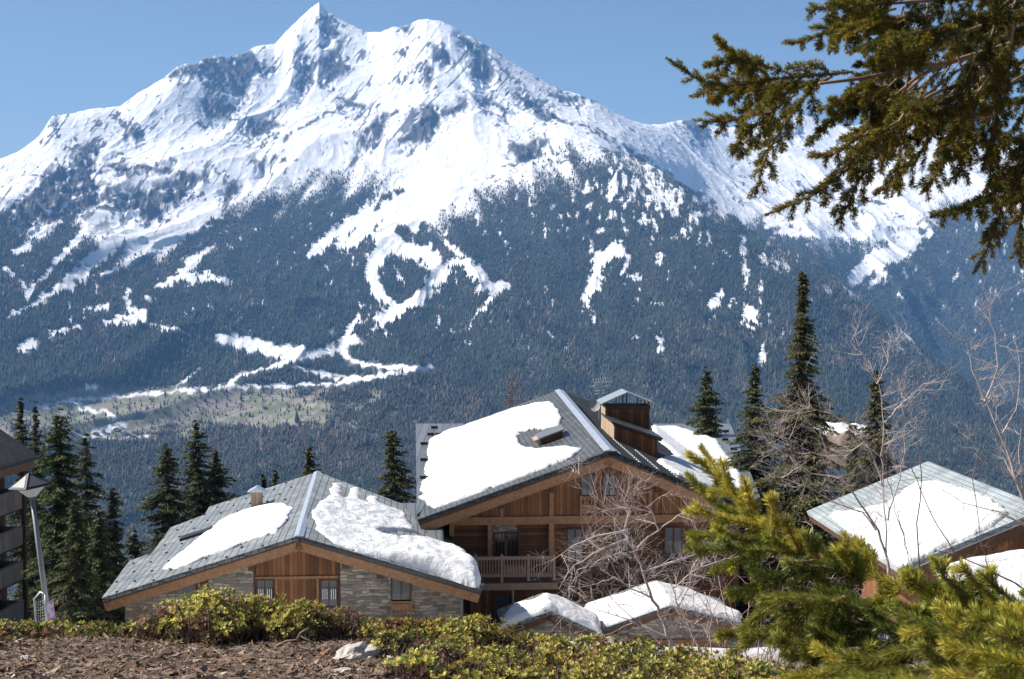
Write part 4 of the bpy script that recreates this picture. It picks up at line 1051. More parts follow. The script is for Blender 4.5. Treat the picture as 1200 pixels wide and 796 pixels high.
# ================================================= apartment block at the left edge
C7 = P(44, 534, 100.0); e7 = (P(0, 547, 94.8) - C7); e7.z = 0; e7.normalize(); in7 = Vector((e7.y, -e7.x, 0)); in7 = in7 if in7.x < 0 else -in7
v7 = (P(0, 503, 101.2) - C7).normalized(); n7 = e7.cross(v7).normalized(); n7 = n7 if n7.z > 0 else -n7
c7 = empty('apartment_block', (C7.x-5, 92, -27)); tag(c7, 'tall timber block with stacked plank balconies and ribbed roof at the left edge', 'building')
LE, LV = 34.0, 9.0
m = MB(); m.prism([C7, C7+e7*LE, C7+e7*LE+v7*LV, C7+v7*LV], -n7*0.22)
far_v = (in7*1.0 + Vector((0,0,-0.55))).normalized(); top7 = C7+v7*LV
m.prism([top7, top7+e7*LE, top7+e7*LE+far_v*8, top7+far_v*8], Vector((0,0,-0.25)))
rf7 = m.build('roof', M['tiles_d'], c7)
m = MB()
for k in range(int(LE/0.42)): m.box(C7+e7*(0.2+k*0.42)+v7*LV/2+n7*.04, e7*.035, v7*LV/2*0.99, n7*.045)
m.build('roof_ribs', M['edge'], rf7)
m = MB(); m.prism([C7, C7+e7*LE, C7+e7*LE-ZV*.25, C7-ZV*.25], -in7*0.08); m.build('roof_edge', M['edge'], rf7)
m = MB(); m.prism([C7-ZV*.26, C7+e7*LE-ZV*.26, C7+e7*LE-ZV*.8, C7-ZV*.8], in7*0.14); m.build('eaves_board', M['beam'], c7)
W7 = C7+in7*2.2+e7*0.6
m = MB(); m.prism([Vector((W7.x,W7.y,-27.8)), Vector((W7.x,W7.y,C7.z-.3)), Vector((*(W7+e7*(LE-1)).xy, C7.z-.3)), Vector((*(W7+e7*(LE-1)).xy, -27.8))], in7*7); m.build('wall', M['facade2'], c7)
B7 = C7+in7*0.7+e7*0.9
def col7(py): return z_at(py, 100.0)
for i, (a, b) in enumerate([(571,593),(615,635),(655,675),(701,724)]):
    za, zb_ = col7(a), col7(b); p0 = Vector((B7.x,B7.y,zb_)); h_ = ZV*(za-zb_)
    m = MB(); m.prism([p0, p0+e7*30, p0+e7*30+h_, p0+h_], in7*0.10); m.prism([p0+in7*.1, p0+in7*1.6, p0+in7*1.6+h_, p0+in7*.1+h_], e7*0.08); pn = m.build('balcony', M['pale2'], c7)
    m = MB(); m.prism([p0+h_+ZV*.02-in7*.05, p0+h_+ZV*.02+e7*30-in7*.05, p0+h_+ZV*.12+e7*30-in7*.05, p0+h_+ZV*.12-in7*.05], in7*0.2); m.build('handrail', M['rail'], pn)
    m = MB(); m.prism([p0+in7*.1, p0+in7*.1+e7*30, p0+in7*1.5+e7*30, p0+in7*1.5], -ZV*0.16); m.build('balcony_floor', M['beam_d'], pn)
    for k in range(7):
        w0 = Vector((W7.x,W7.y,zb_+0.1))+e7*(0.9+k*3.1)-in7*0.06; fr = MB(); fr.box(w0+e7*.75+ZV*1.0, e7*.75, in7*.05, ZV*1.05); f_ = fr.build('window', M['white' if k % 2 else 'beam_d'], c7)
        for q_ in (0, 1):
            pn_ = MB(); pn_.box(w0+e7*(.40+q_*.70)+ZV*1.0-in7*.055, e7*.28, in7*.01, ZV*.92); pn_.build('pane', M['glass'], f_)
for k in (0.0, 4.6, 9.5, 14.5):
    m = MB(); p = B7+e7*k; m.box(Vector((p.x,p.y,(C7.z-27.8)/2-.4))-in7*.03, e7*.13, in7*.13, ZV*((C7.z+27.8)/2-.4)); m.build('balcony_post', M['beam_d'], c7)

# ================================================= far houses of the village below
rv = random.Random(4)
for i, (px, py, w, dpt, cc) in enumerate([(78,503,9,8,0),(88,499,8,7,1),(97,505,10,8,0),(108,500,9,7,1),(118,505,9,8,0),(126,497,8,8,1),(135,503,9,7,0),(84,509,8,7,1),(146,508,8,7,0),(70,508,8,8,1),(112,510,9,8,1),(92,513,8,7,0),(62,497,8,7,0),(155,512,7,7,1)]):
    ix = int(np.argmin(np.abs(cols-px))); colpy = np.where((Yg[:, ix] > 3950) & (Yg[:, ix] < 5000), PY[:, ix], 1e6); rr_i = int(np.argmin(np.abs(colpy-py)))
    x, y, z = Xg[rr_i, ix], Yg[rr_i, ix], Zg[rr_i, ix]
    lab = ['pale walled far house in the valley village', 'brown far house in the valley village'][cc]
    o = empty('village_house', (x, y, z), rv.uniform(-0.5, 0.5)); tag(o, lab, 'house', 'pale far houses of the valley village' if cc == 0 else 'brown far houses of the valley village')
    hw = w*1.0; hd = dpt*1.0
    m = MB(); m.aabox(-hw, hw, -hd, hd, -3, 6); m.prism([(-hw,-hd,6),(hw,-hd,6),(0,-hd,9.5)], (0,2*hd,0))
    me = m.build('walls', mat_plain('far_wall_%d' % cc, [(0.55,0.52,0.48),(0.22,0.15,0.11)][cc], 0.9)); me.parent = o
    m = MB(); m.prism([(-hw-1.2,-hd-1,5.4),(0,-hd-1,9.9),(0,-hd-1,10.5),(-hw-1.2,-hd-1,6.0)], (0,2*hd+2,0)); m.prism([(0.01,-hd-1,9.9),(hw+1.2,-hd-1,5.4),(hw+1.2,-hd-1,6.0),(0.01,-hd-1,10.5)], (0,2*hd+2,0))
    me = m.build('roof', M['ridge'] if i % 3 else M['snow']); me.parent = o
# ------------------------------------------------------------------ near ground
GYT = [(-15,-0.4),(0,-1.7),(11.5,-3.26),(12.6,-3.48),(14,-3.95),(20,-6.8),(30,-10.4),(45,-12.5),(56,-16.4),(70,-18.8),(100,-27.2),(130,-41),(175,-65)]
def ground_z(x, y):
    x = np.asarray(x, float); y = np.asarray(y, float)
    z = np.interp(y, [a for a, b in GYT], [b for a, b in GYT])
    r = np.clip(x+0.8, 0, 9)*0.17*sstep(4, 9, y)*(1-sstep(14, 30, y))
    return z - r + fbm(x/7, y/7, 201, 3)*0.45*sstep(14, 30, y) + fbm(x/1.3, y/1.3, 202, 4)*0.07 + fbm(x/0.25, y/0.25, 203, 4)*0.022*(1-sstep(14,20,y))
gx = np.concatenate([np.arange(-150,-30,6), np.arange(-30,-6,0.6), np.arange(-6,5,0.035), np.arange(5,30,0.6), np.arange(30,156,6)])
gy = np.concatenate([np.arange(-15,8,0.6), np.arange(8,9.6,0.1), np.arange(9.6,13.4,0.035), np.arange(13.4,20,0.25), np.arange(20,60,0.8), np.arange(60,181,3)])
X_, Y_ = np.meshgrid(gx, gy); Z_ = ground_z(X_, Y_)
Z_ = Z_ - sstep(150, 178, Y_)*4
lit = fbm(X_/0.5, Y_/0.5, 210, 5); l2 = fbm(X_/0.09, Y_/0.09, 211, 3)
soil = np.array([0.12,0.082,0.06]); pale = np.array([0.26,0.195,0.155]); grass = np.array([0.11,0.115,0.05]); snw = np.array([0.86,0.87,0.9])
t_ = np.clip(0.5+0.9*lit+0.6*l2, 0, 1)[..., None]; C_ = soil*(1-t_)+pale*t_
fz = sstep(15, 26, Y_)[..., None]; C_ = C_*(1-fz*0.5) + grass*fz*0.5
sn = (sstep(-0.12, 0.0, fbm(X_/9, Y_/9, 212, 4)+0.05)*sstep(40, 47, Y_)*(1-sstep(82, 100, Y_)))[..., None]; C_ = C_*(1-sn)+snw*sn  # mostly unseen snow patches, added to bounce light onto the facades
ii = np.arange(X_.size).reshape(X_.shape)
gf = np.stack([ii[:-1,:-1], ii[:-1,1:], ii[1:,1:], ii[1:,:-1]], -1).reshape(-1, 4)
gr = np_mesh('ground', np.stack([X_,Y_,Z_], -1).reshape(-1, 3), gf, mat_attr('hillside_soil', 0.95, 30.0, 0.35, 0.6, 0.02), smooth=True, col=np.clip(C_.reshape(-1,3), 0.01, 0.9)); tag(gr, kind='structure')

# litter of bark, dead leaves and chips on the bare soil
def frames(n):
    v = rng.normal(size=(n,3)); v[:,2] *= 0.35; v /= np.linalg.norm(v,axis=1)[:,None]
    w = rng.normal(size=(n,3)); w[:,2] *= 0.35; w -= (w*v).sum(1)[:,None]*v; w /= np.linalg.norm(w,axis=1)[:,None]
    return v, w
def litter(n):
    x = rng.uniform(-5.2, 3.2, n); y = rng.uniform(9.9, 13.2, n)
    z = ground_z(x, y)+rng.uniform(0.0, 0.012, n); u, w = frames(n)
    L_ = rng.lognormal(-4.1, 0.55, n); W_ = L_*rng.uniform(0.15, 0.6, n)
    tw = rng.random(n) < 0.12; L_ = np.where(tw, L_*5, L_); W_ = np.where(tw, 0.0028, W_)
    p = np.stack([x,y,z],1); q = np.stack([p-u*L_[:,None], p-w*W_[:,None], p+u*L_[:,None]*0.9, p+w*W_[:,None]], 1)
    q[:,:,2] = np.maximum(q[:,:,2], z[:,None]-0.004)
    pal = np.array([[0.33,0.25,0.19],[0.20,0.14,0.10],[0.10,0.07,0.055],[0.42,0.36,0.30],[0.24,0.13,0.08]])
    c = pal[rng.choice(5, n, p=[.24,.34,.26,.05,.11])]*rng.uniform(0.6,1.2,n)[:,None]
    return q.reshape(-1,3), np.arange(n*4).reshape(n,4), np.repeat(c[:,None],4,1).reshape(-1,3)
v_l, f_l, c_l = litter(60000)
lt = np_mesh('leaf_litter', v_l, f_l, mat_attr('litter', 0.9), col=np.clip(c_l,0.01,0.9)); tag(lt, 'brown bark chips, twigs and dead leaves covering the bare soil', 'leaf litter', kind='stuff')

def at_ground(px, py):
    d = ray(px, py); t = np.linspace(6, 30, 3000); z = d.z/d.y*t; x = d.x/d.y*t; k = np.where(z <= ground_z(x, t))[0]
    k = k[0] if len(k) else 1500
    return Vector((x[k], t[k], z[k]))
def rock(name, px, py, sx, sy, sz, label, mat, seed, rot=0.2, D=None):
    c = at_ground(px, py) if D is None else D
    bm = bmesh.new(); bmesh.ops.create_icosphere(bm, subdivisions=4, radius=1)
    for v in bm.verts:
        p = np.array(v.co); n1 = float(fbm(np.array(p[0]*1.3+seed), np.array(p[1]*1.3+p[2]*1.1), seed, 4)); q = v.co*(1+0.35*n1)
        q.z = math.floor(q.z*5+n1*2)/5*0.5+q.z*0.5
        v.co = Vector((q.x*sx, q.y*sy, q.z*sz))
    me = bpy.data.meshes.new(name); bm.to_mesh(me); bm.free(); me.materials.append(mat)
    o = link(name, me); o.location = (c.x, c.y, c.z); o.rotation_euler = (0.12, -0.15, rot); tag(o, label, 'rock'); return o
m_rock = mat_plain('pale_rock', (0.50,0.45,0.40), 0.9, 0, 0.25, 14, 0.3, 0.8)
rock('rock', 415, 772, 0.20, 0.16, 0.11, 'pale flat-sided rock on the bare soil between the shrubs', m_rock, 3, 0.5)
rock('stone', 399, 787, 0.075, 0.05, 0.028, 'small flat pale stone in front of the larger pale rock', m_rock, 8)
rock('stone', 27, 772, 0.05, 0.04, 0.02, 'leftmost small stone on the bare soil', m_rock, 12)
rock('stone', 186, 785, 0.05, 0.035, 0.018, 'small reddish flat stone at the bottom of the bare soil', mat_plain('red_rock', (0.25,0.16,0.12), 0.9, 0, 0.2, 12), 17)
m_root = mat_beam('dead_root', (0.16,0.11,0.08), (0.36,0.28,0.22))
def roots():
    o = None; m = MB()
    def tb(pts, r0, r1, Y=None):
        P_ = []
        for (a, b) in pts:
            g = at_ground(a, 770); P_.append(P(a, b, 11.9))
        m.tube(P_, [r0+(r1-r0)*i/(len(P_)-1) for i in range(len(P_))], 7)
    tb([(318,760),(335,752),(348,750),(362,760),(352,770),(338,772)], 0.012, 0.006); tb([(348,750),(352,742),(362,736)], 0.011, 0.005)
    tb([(352,745),(368,755),(380,765),(386,772)], 0.010, 0.005); tb([(250,764),(280,760),(310,762),(330,757)], 0.004, 0.009); tb([(362,760),(366,772)], 0.007, 0.004)
    o = m.build('dead_root', m_root, smooth=True); tag(o, 'twisted dead root lying on the soil under the tall rounded shrub', 'root')
roots()

# ------------------------------------------------------------------ slab, lamp, banner
gz = lambda x, y: float(ground_z(x, y))
pS = P(98, 741, 44.0); m = MB()
cS = Vector((pS.x, pS.y, pS.z)); m.box(cS-ZV*0.12, Vector((0.66,-0.10,0)), Vector((0.18,0.75,0)), ZV*0.12); m.box(cS-ZV*1.1, Vector((0.5,0,0)), Vector((0,0.55,0)), ZV*0.9)
o = m.build('concrete_slab', M['concrete'], bevel=0.02); tag(o, 'pale flat concrete slab beside the lamp post and the conifers', 'slab')
pl = P(57, 722, 46.0); pl_b = Vector((pl.x+0.08, pl.y, gz(pl.x, 46.0)-0.1)); pl_t = P(37.5, 583, 46.0)
lamp = empty('street_lamp', pl_b); tag(lamp, 'leaning galvanised lamp post with a pointed diamond shaped lantern', 'street lamp')
m = MB(); m.tube([pl_b, pl_t], [0.10, 0.07], 10); m.build('post', mat_plain('weathered_post', (0.24,0.26,0.27), 0.5, 0.4), lamp, smooth=True)
ax = (pl_t-pl_b).normalized(); sx_ = Vector((1,0,0)) - ax*ax.x; sx_.normalize(); sy_ = ax.cross(sx_)
def ringp(c, r, k, rot=0.25): return [c + sx_*(math.cos(rot+2*math.pi*i/k)*r) + sy_*(math.sin(rot+2*math.pi*i/k)*r) for i in range(k)]
m = MB(); apex = pl_t + ax*0.82; rim = ringp(pl_t+ax*0.36, 0.72, 4, 0.12); rim2 = ringp(pl_t+ax*0.33, 0.70, 4, 0.12)
for i in range(4):
    a, b = rim[i], rim[(i+1)%4]; m.poly([a, b, apex]); m.poly([rim2[(i+1)%4], rim2[i], rim2[i]*.5+rim2[(i+1)%4]*.5+ax*0.001]); m.poly([b, a, rim2[i], rim2[(i+1)%4]])
m.build('lamp_shade', M['black'], lamp)
# pale plates on two of the shade's faces
m = MB()
for i in range(4):
    a, b = rim[i], rim[(i+1)%4]; n = (b-a).cross(apex-a).normalized(); n = n if n.dot(ax) > 0 else -n
    cc_ = (a+b+apex)/3
    m.prism([cc_+(q-cc_)*0.72+n*0.004 for q in (a, b, apex)], n*0.012)
m.build('reflector_plate', mat_plain('shade_plate', (0.20,0.20,0.20), 0.35, 0.5), lamp)
m = MB(); low = ringp(pl_t+ax*0.02, 0.14, 4, 0.12); upr = ringp(pl_t+ax*0.325, 0.46, 4, 0.12)
for i in range(4): m.poly([low[i], low[(i+1)%4], upr[(i+1)%4], upr[i]])
m.poly(low[::-1]); m.poly(upr)
m.build('lantern', mat_plain('lantern_diffuser', (0.36,0.36,0.34), 0.3), lamp)
m = MB(); m.tube([apex-ax*0.05, apex+ax*0.16], 0.018, 6); m.build('finial', M['black'], lamp)
def mat_banner():
    t = NT('banner_cloth'); co = t.coord('UV'); v = t.n('ShaderNodeTexVoronoi'); v.inputs['Scale'].default_value = 4.0; t.l(co, v.inputs['Vector'])
    nz = t.noise(co, 5.0, 3); c = t.ramp(nz.outputs[0], [(0.50, (0.75,0.70,0.74)), (0.55, (0.62,0.10,0.36)), (0.68, (0.72,0.35,0.55)), (0.74, (0.75,0.70,0.74))]); t.base(c); t.set(Roughness=0.7); return t.m
bn = empty('banner', P(58, 740, 44.5)); tag(bn, 'pink and white cloth banner at the foot of the lamp post', 'banner')
q = [P(53,707,44.3), P(61,702,44.6), P(67,738,44.6), P(60,744,44.3)]
m = MB(); m.prism(q, Vector((0.01,0.02,0))); m.build('cloth', mat_banner(), bn)
m = MB(); m.tube([q[0]+ZV*.05, Vector((q[3].x,q[3].y,gz(q[3].x,44.3)))], 0.02, 6); m.build('banner_pole', M['galv'], bn)
bf = empty('barrier', P(44, 735, 45)); tag(bf, 'bent metal barrier frame with torn white net, left of the lamp post', 'barrier')
m = MB(); m.tube([P(53,697,45), P(47,694,45.2), P(40,702,45), P(42,728,45), P(52,738,45)], 0.03, 7); m.tube([P(53,697,45), P(54,738,45)], 0.03, 7); m.build('frame', M['galv'], bf, smooth=True)
m = MB()
for k in range(9):
    t = k/8; a = P(41+t*1, 706+t*24, 45); b = P(53, 702+t*30, 45); m.tube([a, a.lerp(b,.5)-ZV*.05, b], 0.004, 4)
for k in range(5):
    x = 42+k*2.6; m.tube([P(x,704,45), P(x+.6,730,45)], 0.004, 4)
m.build('net', M['white'], bf)
# ------------------------------------------------------------------ conifers of the middle distance
m_bark = mat_beam('bark', (0.07,0.05,0.04), (0.16,0.12,0.095))
m_con = mat_attr('conifer_needles', 0.75, None, trans=0.18)
def conifer(x, y, top_z, radius, label, dense=1.0, seed=0, tone=(0.062,0.07,0.030), ragged=0.32, power=0.72, group='conifers standing around the chalets', start=0.03, cat='conifer', name='conifer', bare=False):
    r_ = np.random.default_rng(1000+seed); zb = gz(x, y)-0.2; H = top_z - zb
    o = empty(name, (x, y, zb)); tag(o, label, cat, group)
    m = MB(); n = 12; pts = []; rad = []
    for i in range(n+1):
        t = i/n; pts.append((x+0.08*math.sin(seed+t*5), y+0.08*math.cos(seed*2+t*4), zb+H*t*0.985)); rad.append(max(0.012, 0.022*H*0.5*(1-t)+0.012))
    m.tube(pts, rad, 7); m.build('trunk', m_bark, o, smooth=True)
    V = []; C = []; nw = int(H/0.21)
    tone = np.array(tone)
    bmb = MB()
    for k in range(nw):
        t = start + (1-start)*(k+r_.random()*0.8)/nw; z = zb+H*t
        env = radius*((1-t)**power)*(1-0.18*math.exp(-((t)/0.12)**2)) + 0.10
        nb = int(r_.integers(6, 10)*dense) if not bare else 6
        a0 = r_.random()*6.28; lump = 1+ragged*math.sin(t*31+seed)*0.6
        for b in range(nb):
            a = a0+2*math.pi*b/nb+r_.normal()*0.35; z = zb+H*t+r_.normal()*0.22; lf = float(fbm(np.array(math.cos(a)*1.3+seed*3.1), np.array(z*0.9+math.sin(a)*1.3), seed+300, 3))
            Lb = env*lump*r_.uniform(0.6, 1.15)*(1+lf*(0.9+ragged))
            if r_.random() < 0.10: Lb *= 0.4
            Lb = max(0.12, min(Lb, env*1.7)); da = np.array([math.cos(a), math.sin(a), 0.0]); pe = np.array([-da[1], da[0], 0])
            rise = 0.10 if t > 0.85 else -0.12; droop = r_.uniform(0.20, 0.42)*(1-t*0.7)
            ns = max(3, int(Lb/0.085*(0.75 if not bare else 0.8)))
            s = np.linspace(0.10, 1, ns) + r_.normal(size=ns)*0.02
            base = np.array([x, y, z]) + da*(s*Lb)[:,None]; base[:,2] += rise*Lb*s - droop*Lb*s**1.6 + 0.20*Lb*np.maximum(0, s-0.75)*(r_.random()*1.4)
            if b % 2 == 0 and Lb > 0.5:
                bp = [Vector((x,y,z)), Vector(base[ns//2]), Vector(base[-1])]; bmb.tube(bp, [0.012+0.01*Lb, 0.010, 0.004], 3, cap=False)
            wth = 0.34*Lb*(1-s*0.75)+0.05
            for j in range(6 if not bare else 3):           # side sprays, hanging a little
                sgn = r_.uniform(-1, 1, ns)
                c = base + pe*(sgn*wth)[:,None]; c[:,2] -= np.abs(sgn)*wth*0.22 + r_.random(ns)*0.10
                u = da*0.7 + pe*sgn[:,None]*0.9 + r_.normal(size=(ns,3))*0.25; u[:,2] -= 0.30; u /= np.linalg.norm(u,axis=1)[:,None]
                w = np.cross(u, r_.normal(size=(ns,3))*0.6+np.array([0,0,1])); w /= np.linalg.norm(w,axis=1)[:,None]+1e-9
                l = r_.uniform(0.10, 0.22, ns)*(1 if not bare else 0.55); ww = r_.uniform(0.028, 0.06, ns)*(1 if not bare else 0.35)
                q = np.stack([c-u*l[:,None]*.5, c-w*ww[:,None], c+u*l[:,None], c+w*ww[:,None]], 1)
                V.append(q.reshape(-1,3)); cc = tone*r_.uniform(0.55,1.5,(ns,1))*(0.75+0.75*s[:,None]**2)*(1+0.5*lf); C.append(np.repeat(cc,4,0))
    V = np.concatenate(V); C = np.concatenate(C)
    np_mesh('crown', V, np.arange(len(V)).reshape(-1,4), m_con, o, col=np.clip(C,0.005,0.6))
    bmb.build('branches', m_bark, o, uv=False)
    return o
CT = [ # px, top py, depth, radius, label, options
 (24,468,120,2.6,'leftmost tall conifer rising behind the apartment block roof',dict(dense=.9,ragged=.4)),
 (41,476,118,2.2,'slim conifer just right of the leftmost tall one',dict(dense=.8,ragged=.4)),
 (69,489,80,1.6,'dark dense column-like conifer right of the lamp post',dict(dense=1.5,ragged=.15,power=.5,tone=(.05,.066,.024))),
 (100,514,84,2.0,'open-branched conifer right of the dark column-like one',dict(dense=.75,ragged=.45)),
 (132,577,80,1.6,'shorter conifer beside the left corner of the stone chalet roof',dict(dense=1.1)),
 (195,524,90,3.0,'broad conical conifer standing alone behind the stone chalet roof',dict(dense=1.1)),
 (230,499,96,2.9,'taller of the conifer pair left of the small chimney',dict(dense=1.1,ragged=.3)),
 (252,530,97,3.0,'fuller, shorter one of the conifer pair left of the small chimney',dict(dense=1.1)),
 (362,526,100,2.4,'conifer tip showing above the ridge of the stone chalet',dict()),
 (460,504,96,2.9,'conifer in the gap between the stone and the timber chalet',dict(dense=1.1,ragged=.3)),
 (308,558,112,1.0,'tiny conifer tip behind the stone chalet, nearest its chimney',dict()),
 (322,553,112,1.0,'small pointed conifer tip behind the stone chalet ridge, right of the chimney',dict()),
 (828,434,104,3.9,'conifer behind the right wing of the timber chalet roof',dict(dense=1.2)),
 (885,431,84,2.9,'conifer left of the tallest one on the right',dict(dense=1.0,ragged=.35)),
 (941,321,74,3.3,'tallest conifer, with ragged brown-green crown, right of the timber chalet',dict(dense=1.2,ragged=.32,power=.75,tone=(.085,.08,.032))),
 (1027,440,76,2.2,'narrow conifer seen through the bare birch twigs',dict(dense=1.0,ragged=.3,tone=(.08,.078,.032))),
 (999,497,78,1.2,'small young conifer in front of the snow-capped stony mound',dict()),
 (115,600,76,1.3,'low conifer in the dark group behind the concrete slab',dict(dense=1.2)),
 (88,585,74,1.3,'bushy conifer right behind the dark column-like one',dict(dense=1.3)),
 (157,622,86,1.6,'lowest conifer touching the stone chalet roof edge',dict()),
 (750,474,112,1.0,'conifer tip just right of the big chimney',dict()),
 ]
for i, (px, ty, D, r_, lab, kw) in enumerate(CT):
    t = P(px, ty, D); conifer(t.x, D, t.z, r_, lab, seed=i, **kw)
t = P(599, 436, 112); conifer(t.x, 112, t.z, 3.2, 'brown leafless larch behind the top of the timber chalet roof', dense=0.9, seed=60, tone=(0.26,0.15,0.095), ragged=0.3, power=0.7, cat='larch', name='larch', bare=True, group=None)
# stony mound with snow on top, behind the bare trees
pm_ = P(985, 508, 84)
def mound():
    n, mm_ = 40, 40; xs = np.linspace(-3.2,3.2,n); ys_ = np.linspace(-3,3,mm_); A, B = np.meshgrid(xs, ys_)
    rr_ = np.sqrt((A/3.0)**2+(B/2.8)**2); zz = 2.3*np.sqrt(np.clip(1-rr_**2,0,1))+fbm(A,B,5,4)*0.4*(rr_<1)-0.4
    v = np.stack([A+pm_.x, B+pm_.y, zz+pm_.z-1.2], -1).reshape(-1,3); id_ = np.arange(n*mm_).reshape(mm_,n)
    f_ = np.stack([id_[:-1,:-1],id_[:-1,1:],id_[1:,1:],id_[1:,:-1]],-1).reshape(-1,4)
    sn_ = sstep(1.25,1.5,zz+fbm(A*2,B*2,7,3)*0.6)[...,None]; c = np.array([.24,.185,.15])*(1+.5*fbm(A*3,B*3,9,3)[...,None])*(1-sn_)+np.array([.86,.87,.88])*sn_
    # skirt reaching the hillside
    o = np_mesh('mound', v, f_, mat_attr('stony_mound',0.95,1.5,0.3,0.6,0.1), smooth=True, col=np.clip(c.reshape(-1,3),.02,.9)); tag(o, kind='structure')
mound()

# ------------------------------------------------------------------ bare birches
m_twig = mat_plain('bare_birch_bark', (0.60,0.51,0.47), 0.75, 0, 0.25, 9)
m_twig2 = mat_plain('brown_twig_bark', (0.20,0.14,0.115), 0.8, 0, 0.3, 9)
def grow(mb, p, d, length, r, depth, rv, bend=0.18, up=0.12, spread=0.75, kids=3, sides=4):
    n = 6; pts = [p.copy()]; dd = d.copy(); st = length/n
    for i in range(n):
        dd = (dd + Vector((rv.gauss(0,bend), rv.gauss(0,bend), rv.gauss(0,bend)+up))*0.5).normalized(); p = p + dd*st; pts.append(p.copy())
    mb.tube(pts, [r*(1-0.6*i/n) for i in range(n+1)], sides, cap=False)
    if depth <= 0: return
    for k in range(kids):
        i = rv.randint(1, n); q = pts[i]
        s = Vector((rv.gauss(0,1), rv.gauss(0,1), rv.gauss(0,1))); s = (s - dd*s.dot(dd)).normalized()
        nd = (dd*(1-spread*0.45) + s*spread).normalized()
        grow(mb, q, nd, length*rv.uniform(0.5,0.8), r*0.55*(1-0.3*i/n), depth-1, rv, bend, up, spread, kids, 3)
def bare_tree(name, label, D, stems, seed, tips=None, mat=None, twig_len=0.5, depth=3, kids=3, r0=0.02, cat='birch', up=0.1, per=1.0, base_y=None):
    rv = random.Random(seed); first = stems[0][0]; b = P(first[0], first[1], D); o = empty(name, (b.x, D, gz(b.x, D))); tag(o, label, cat)
    tr = MB(); tw = MB()
    for si, st in enumerate(stems):
        pts = [P(px, py, D+(dd[0] if dd else 0)) for px, py, *dd in st]
        if si == 0: pts = [Vector((pts[0].x, pts[0].y, gz(pts[0].x, pts[0].y)-0.05))] + pts
        # refine
        fine_ = []
        for i in range(len(pts)-1):
            for k in range(3): fine_.append(pts[i].lerp(pts[i+1], k/3) + Vector((rv.gauss(0,.006),rv.gauss(0,.006),0))*D/10)
        fine_.append(pts[-1]); N = len(fine_)
        ra = r0*(1 if si == 0 else 0.40)
        tr.tube(fine_, [max(0.003, ra*(1-0.85*i/(N-1))) for i in range(N)], 6, cap=False)
        for i in range(N):
            if si == 0 and i < N*0.3: continue
            if rv.random() > per: continue
            dirn = (fine_[min(i+1,N-1)]-fine_[max(i-1,0)]).normalized()
            s = Vector((rv.gauss(0,1), rv.gauss(0,0.8), rv.gauss(0,0.6))).normalized(); nd = (dirn*0.5+s*0.8).normalized()
            for _r in range(2): grow(tw, fine_[i], (nd+Vector((rv.gauss(0,.4),rv.gauss(0,.4),rv.gauss(0,.4)))*_r).normalized(), twig_len*rv.uniform(0.5,1.1), max(0.0028, ra*0.14*(1-0.7*i/N))*D/15, depth-1, rv, 0.20, up, 0.7, kids+1)
    tr.build('trunk', mat or m_twig, o, smooth=True, uv=False); tw.build('twigs', mat or m_twig, o, uv=False)
    return o
bare_tree('birch', 'leafless pale birch with crooked twigs in front of the big timber chalet', 20.0,
  [[(786,752),(776,728),(765,703),(753,670),(744,645),(732,622),(720,605)], [(744,645),(770,622),(795,604),(818,596),(840,600)], [(753,670),(800,655),(840,640),(880,632),(905,640)], [(732,622),(700,628),(672,640),(650,655)],
   [(720,605),(700,585),(690,568),(678,556),(662,548)], [(735,632),(712,640),(690,652),(668,668),(655,690)], [(740,655),(728,648),(705,655),(680,668),(660,700)], [(732,622),(738,600),(733,585),(738,572)], [(762,700),(740,690),(720,676),(700,684),(676,690)],
   [(786,748),(760,738),(735,726),(700,715),(670,705)], [(770,622),(765,600),(752,592),(742,586)]], 11, twig_len=0.50, depth=3, kids=3, r0=0.034, up=0.08, per=0.55)
bare_tree('birch', 'dark slender leafless sapling rising from the shrubs in front of the stone porch', 19.0,
  [[(822,764),(808,735),(796,712),(788,690),(780,668)], [(808,735),(826,722),(838,735)], [(796,712),(806,690),(812,665),(822,648),(845,640)], [(788,690),(812,670),(850,655),(880,650),(920,655)]], 14, twig_len=0.4, depth=3, kids=3, r0=0.024, per=0.55)
bare_tree('birch', 'tall many-stemmed leafless birch in front of the pale slate roof', 13.5,
  [[(1042,690),(1040,655),(1028,622),(1008,590),(985,560),(968,530),(960,505)], [(1040,655),(1038,610),(1036,570),(1032,535),(1036,495),(1030,450),(1012,415),(992,392)], [(1036,570),(1020,530),(1000,500),(975,485),(950,478),(925,482)], [(1038,610),(1052,575),(1060,530),(1058,480),(1052,440)], [(1028,622),(1010,600),(980,590),(950,572),(915,560),(880,548)],
   [(1032,535),(1010,520),(985,540),(950,530),(925,515),(905,505)], [(985,560),(950,555),(925,535),(900,520),(890,500)], [(1030,450),(1040,425),(1042,400)], [(1036,495),(1062,470),(1082,450)]], 21, twig_len=0.30, depth=3, kids=3, r0=0.020, up=0.10, per=0.7)
bare_tree('birch', 'two thin upright dark saplings in front of the pale slate roof', 12.5,
  [[(1078,700),(1077,640),(1079,560),(1076,480),(1074,430)], [(1077,690),(1050,600),(1040,560),(1035,530)], [(1078,680),(1060,640),(1052,600)]], 31, mat=m_twig2, twig_len=0.22, depth=2, kids=2, r0=0.010, per=0.35)
bare_tree('birch', 'leafless birch leaning in from the right edge', 12.0,
  [[(1235,700),(1212,620),(1190,560),(1172,510),(1155,470),(1140,435),(1132,400)], [(1190,560),(1165,545),(1140,520)], [(1172,510),(1190,480),(1196,440),(1190,400)], [(1155,470),(1170,430),(1165,390),(1158,360)], [(1212,620),(1170,600),(1130,590),(1105,575)], [(1200,590),(1195,530),(1202,470)]], 41, twig_len=0.26, depth=3, kids=3, r0=0.02, per=0.6)
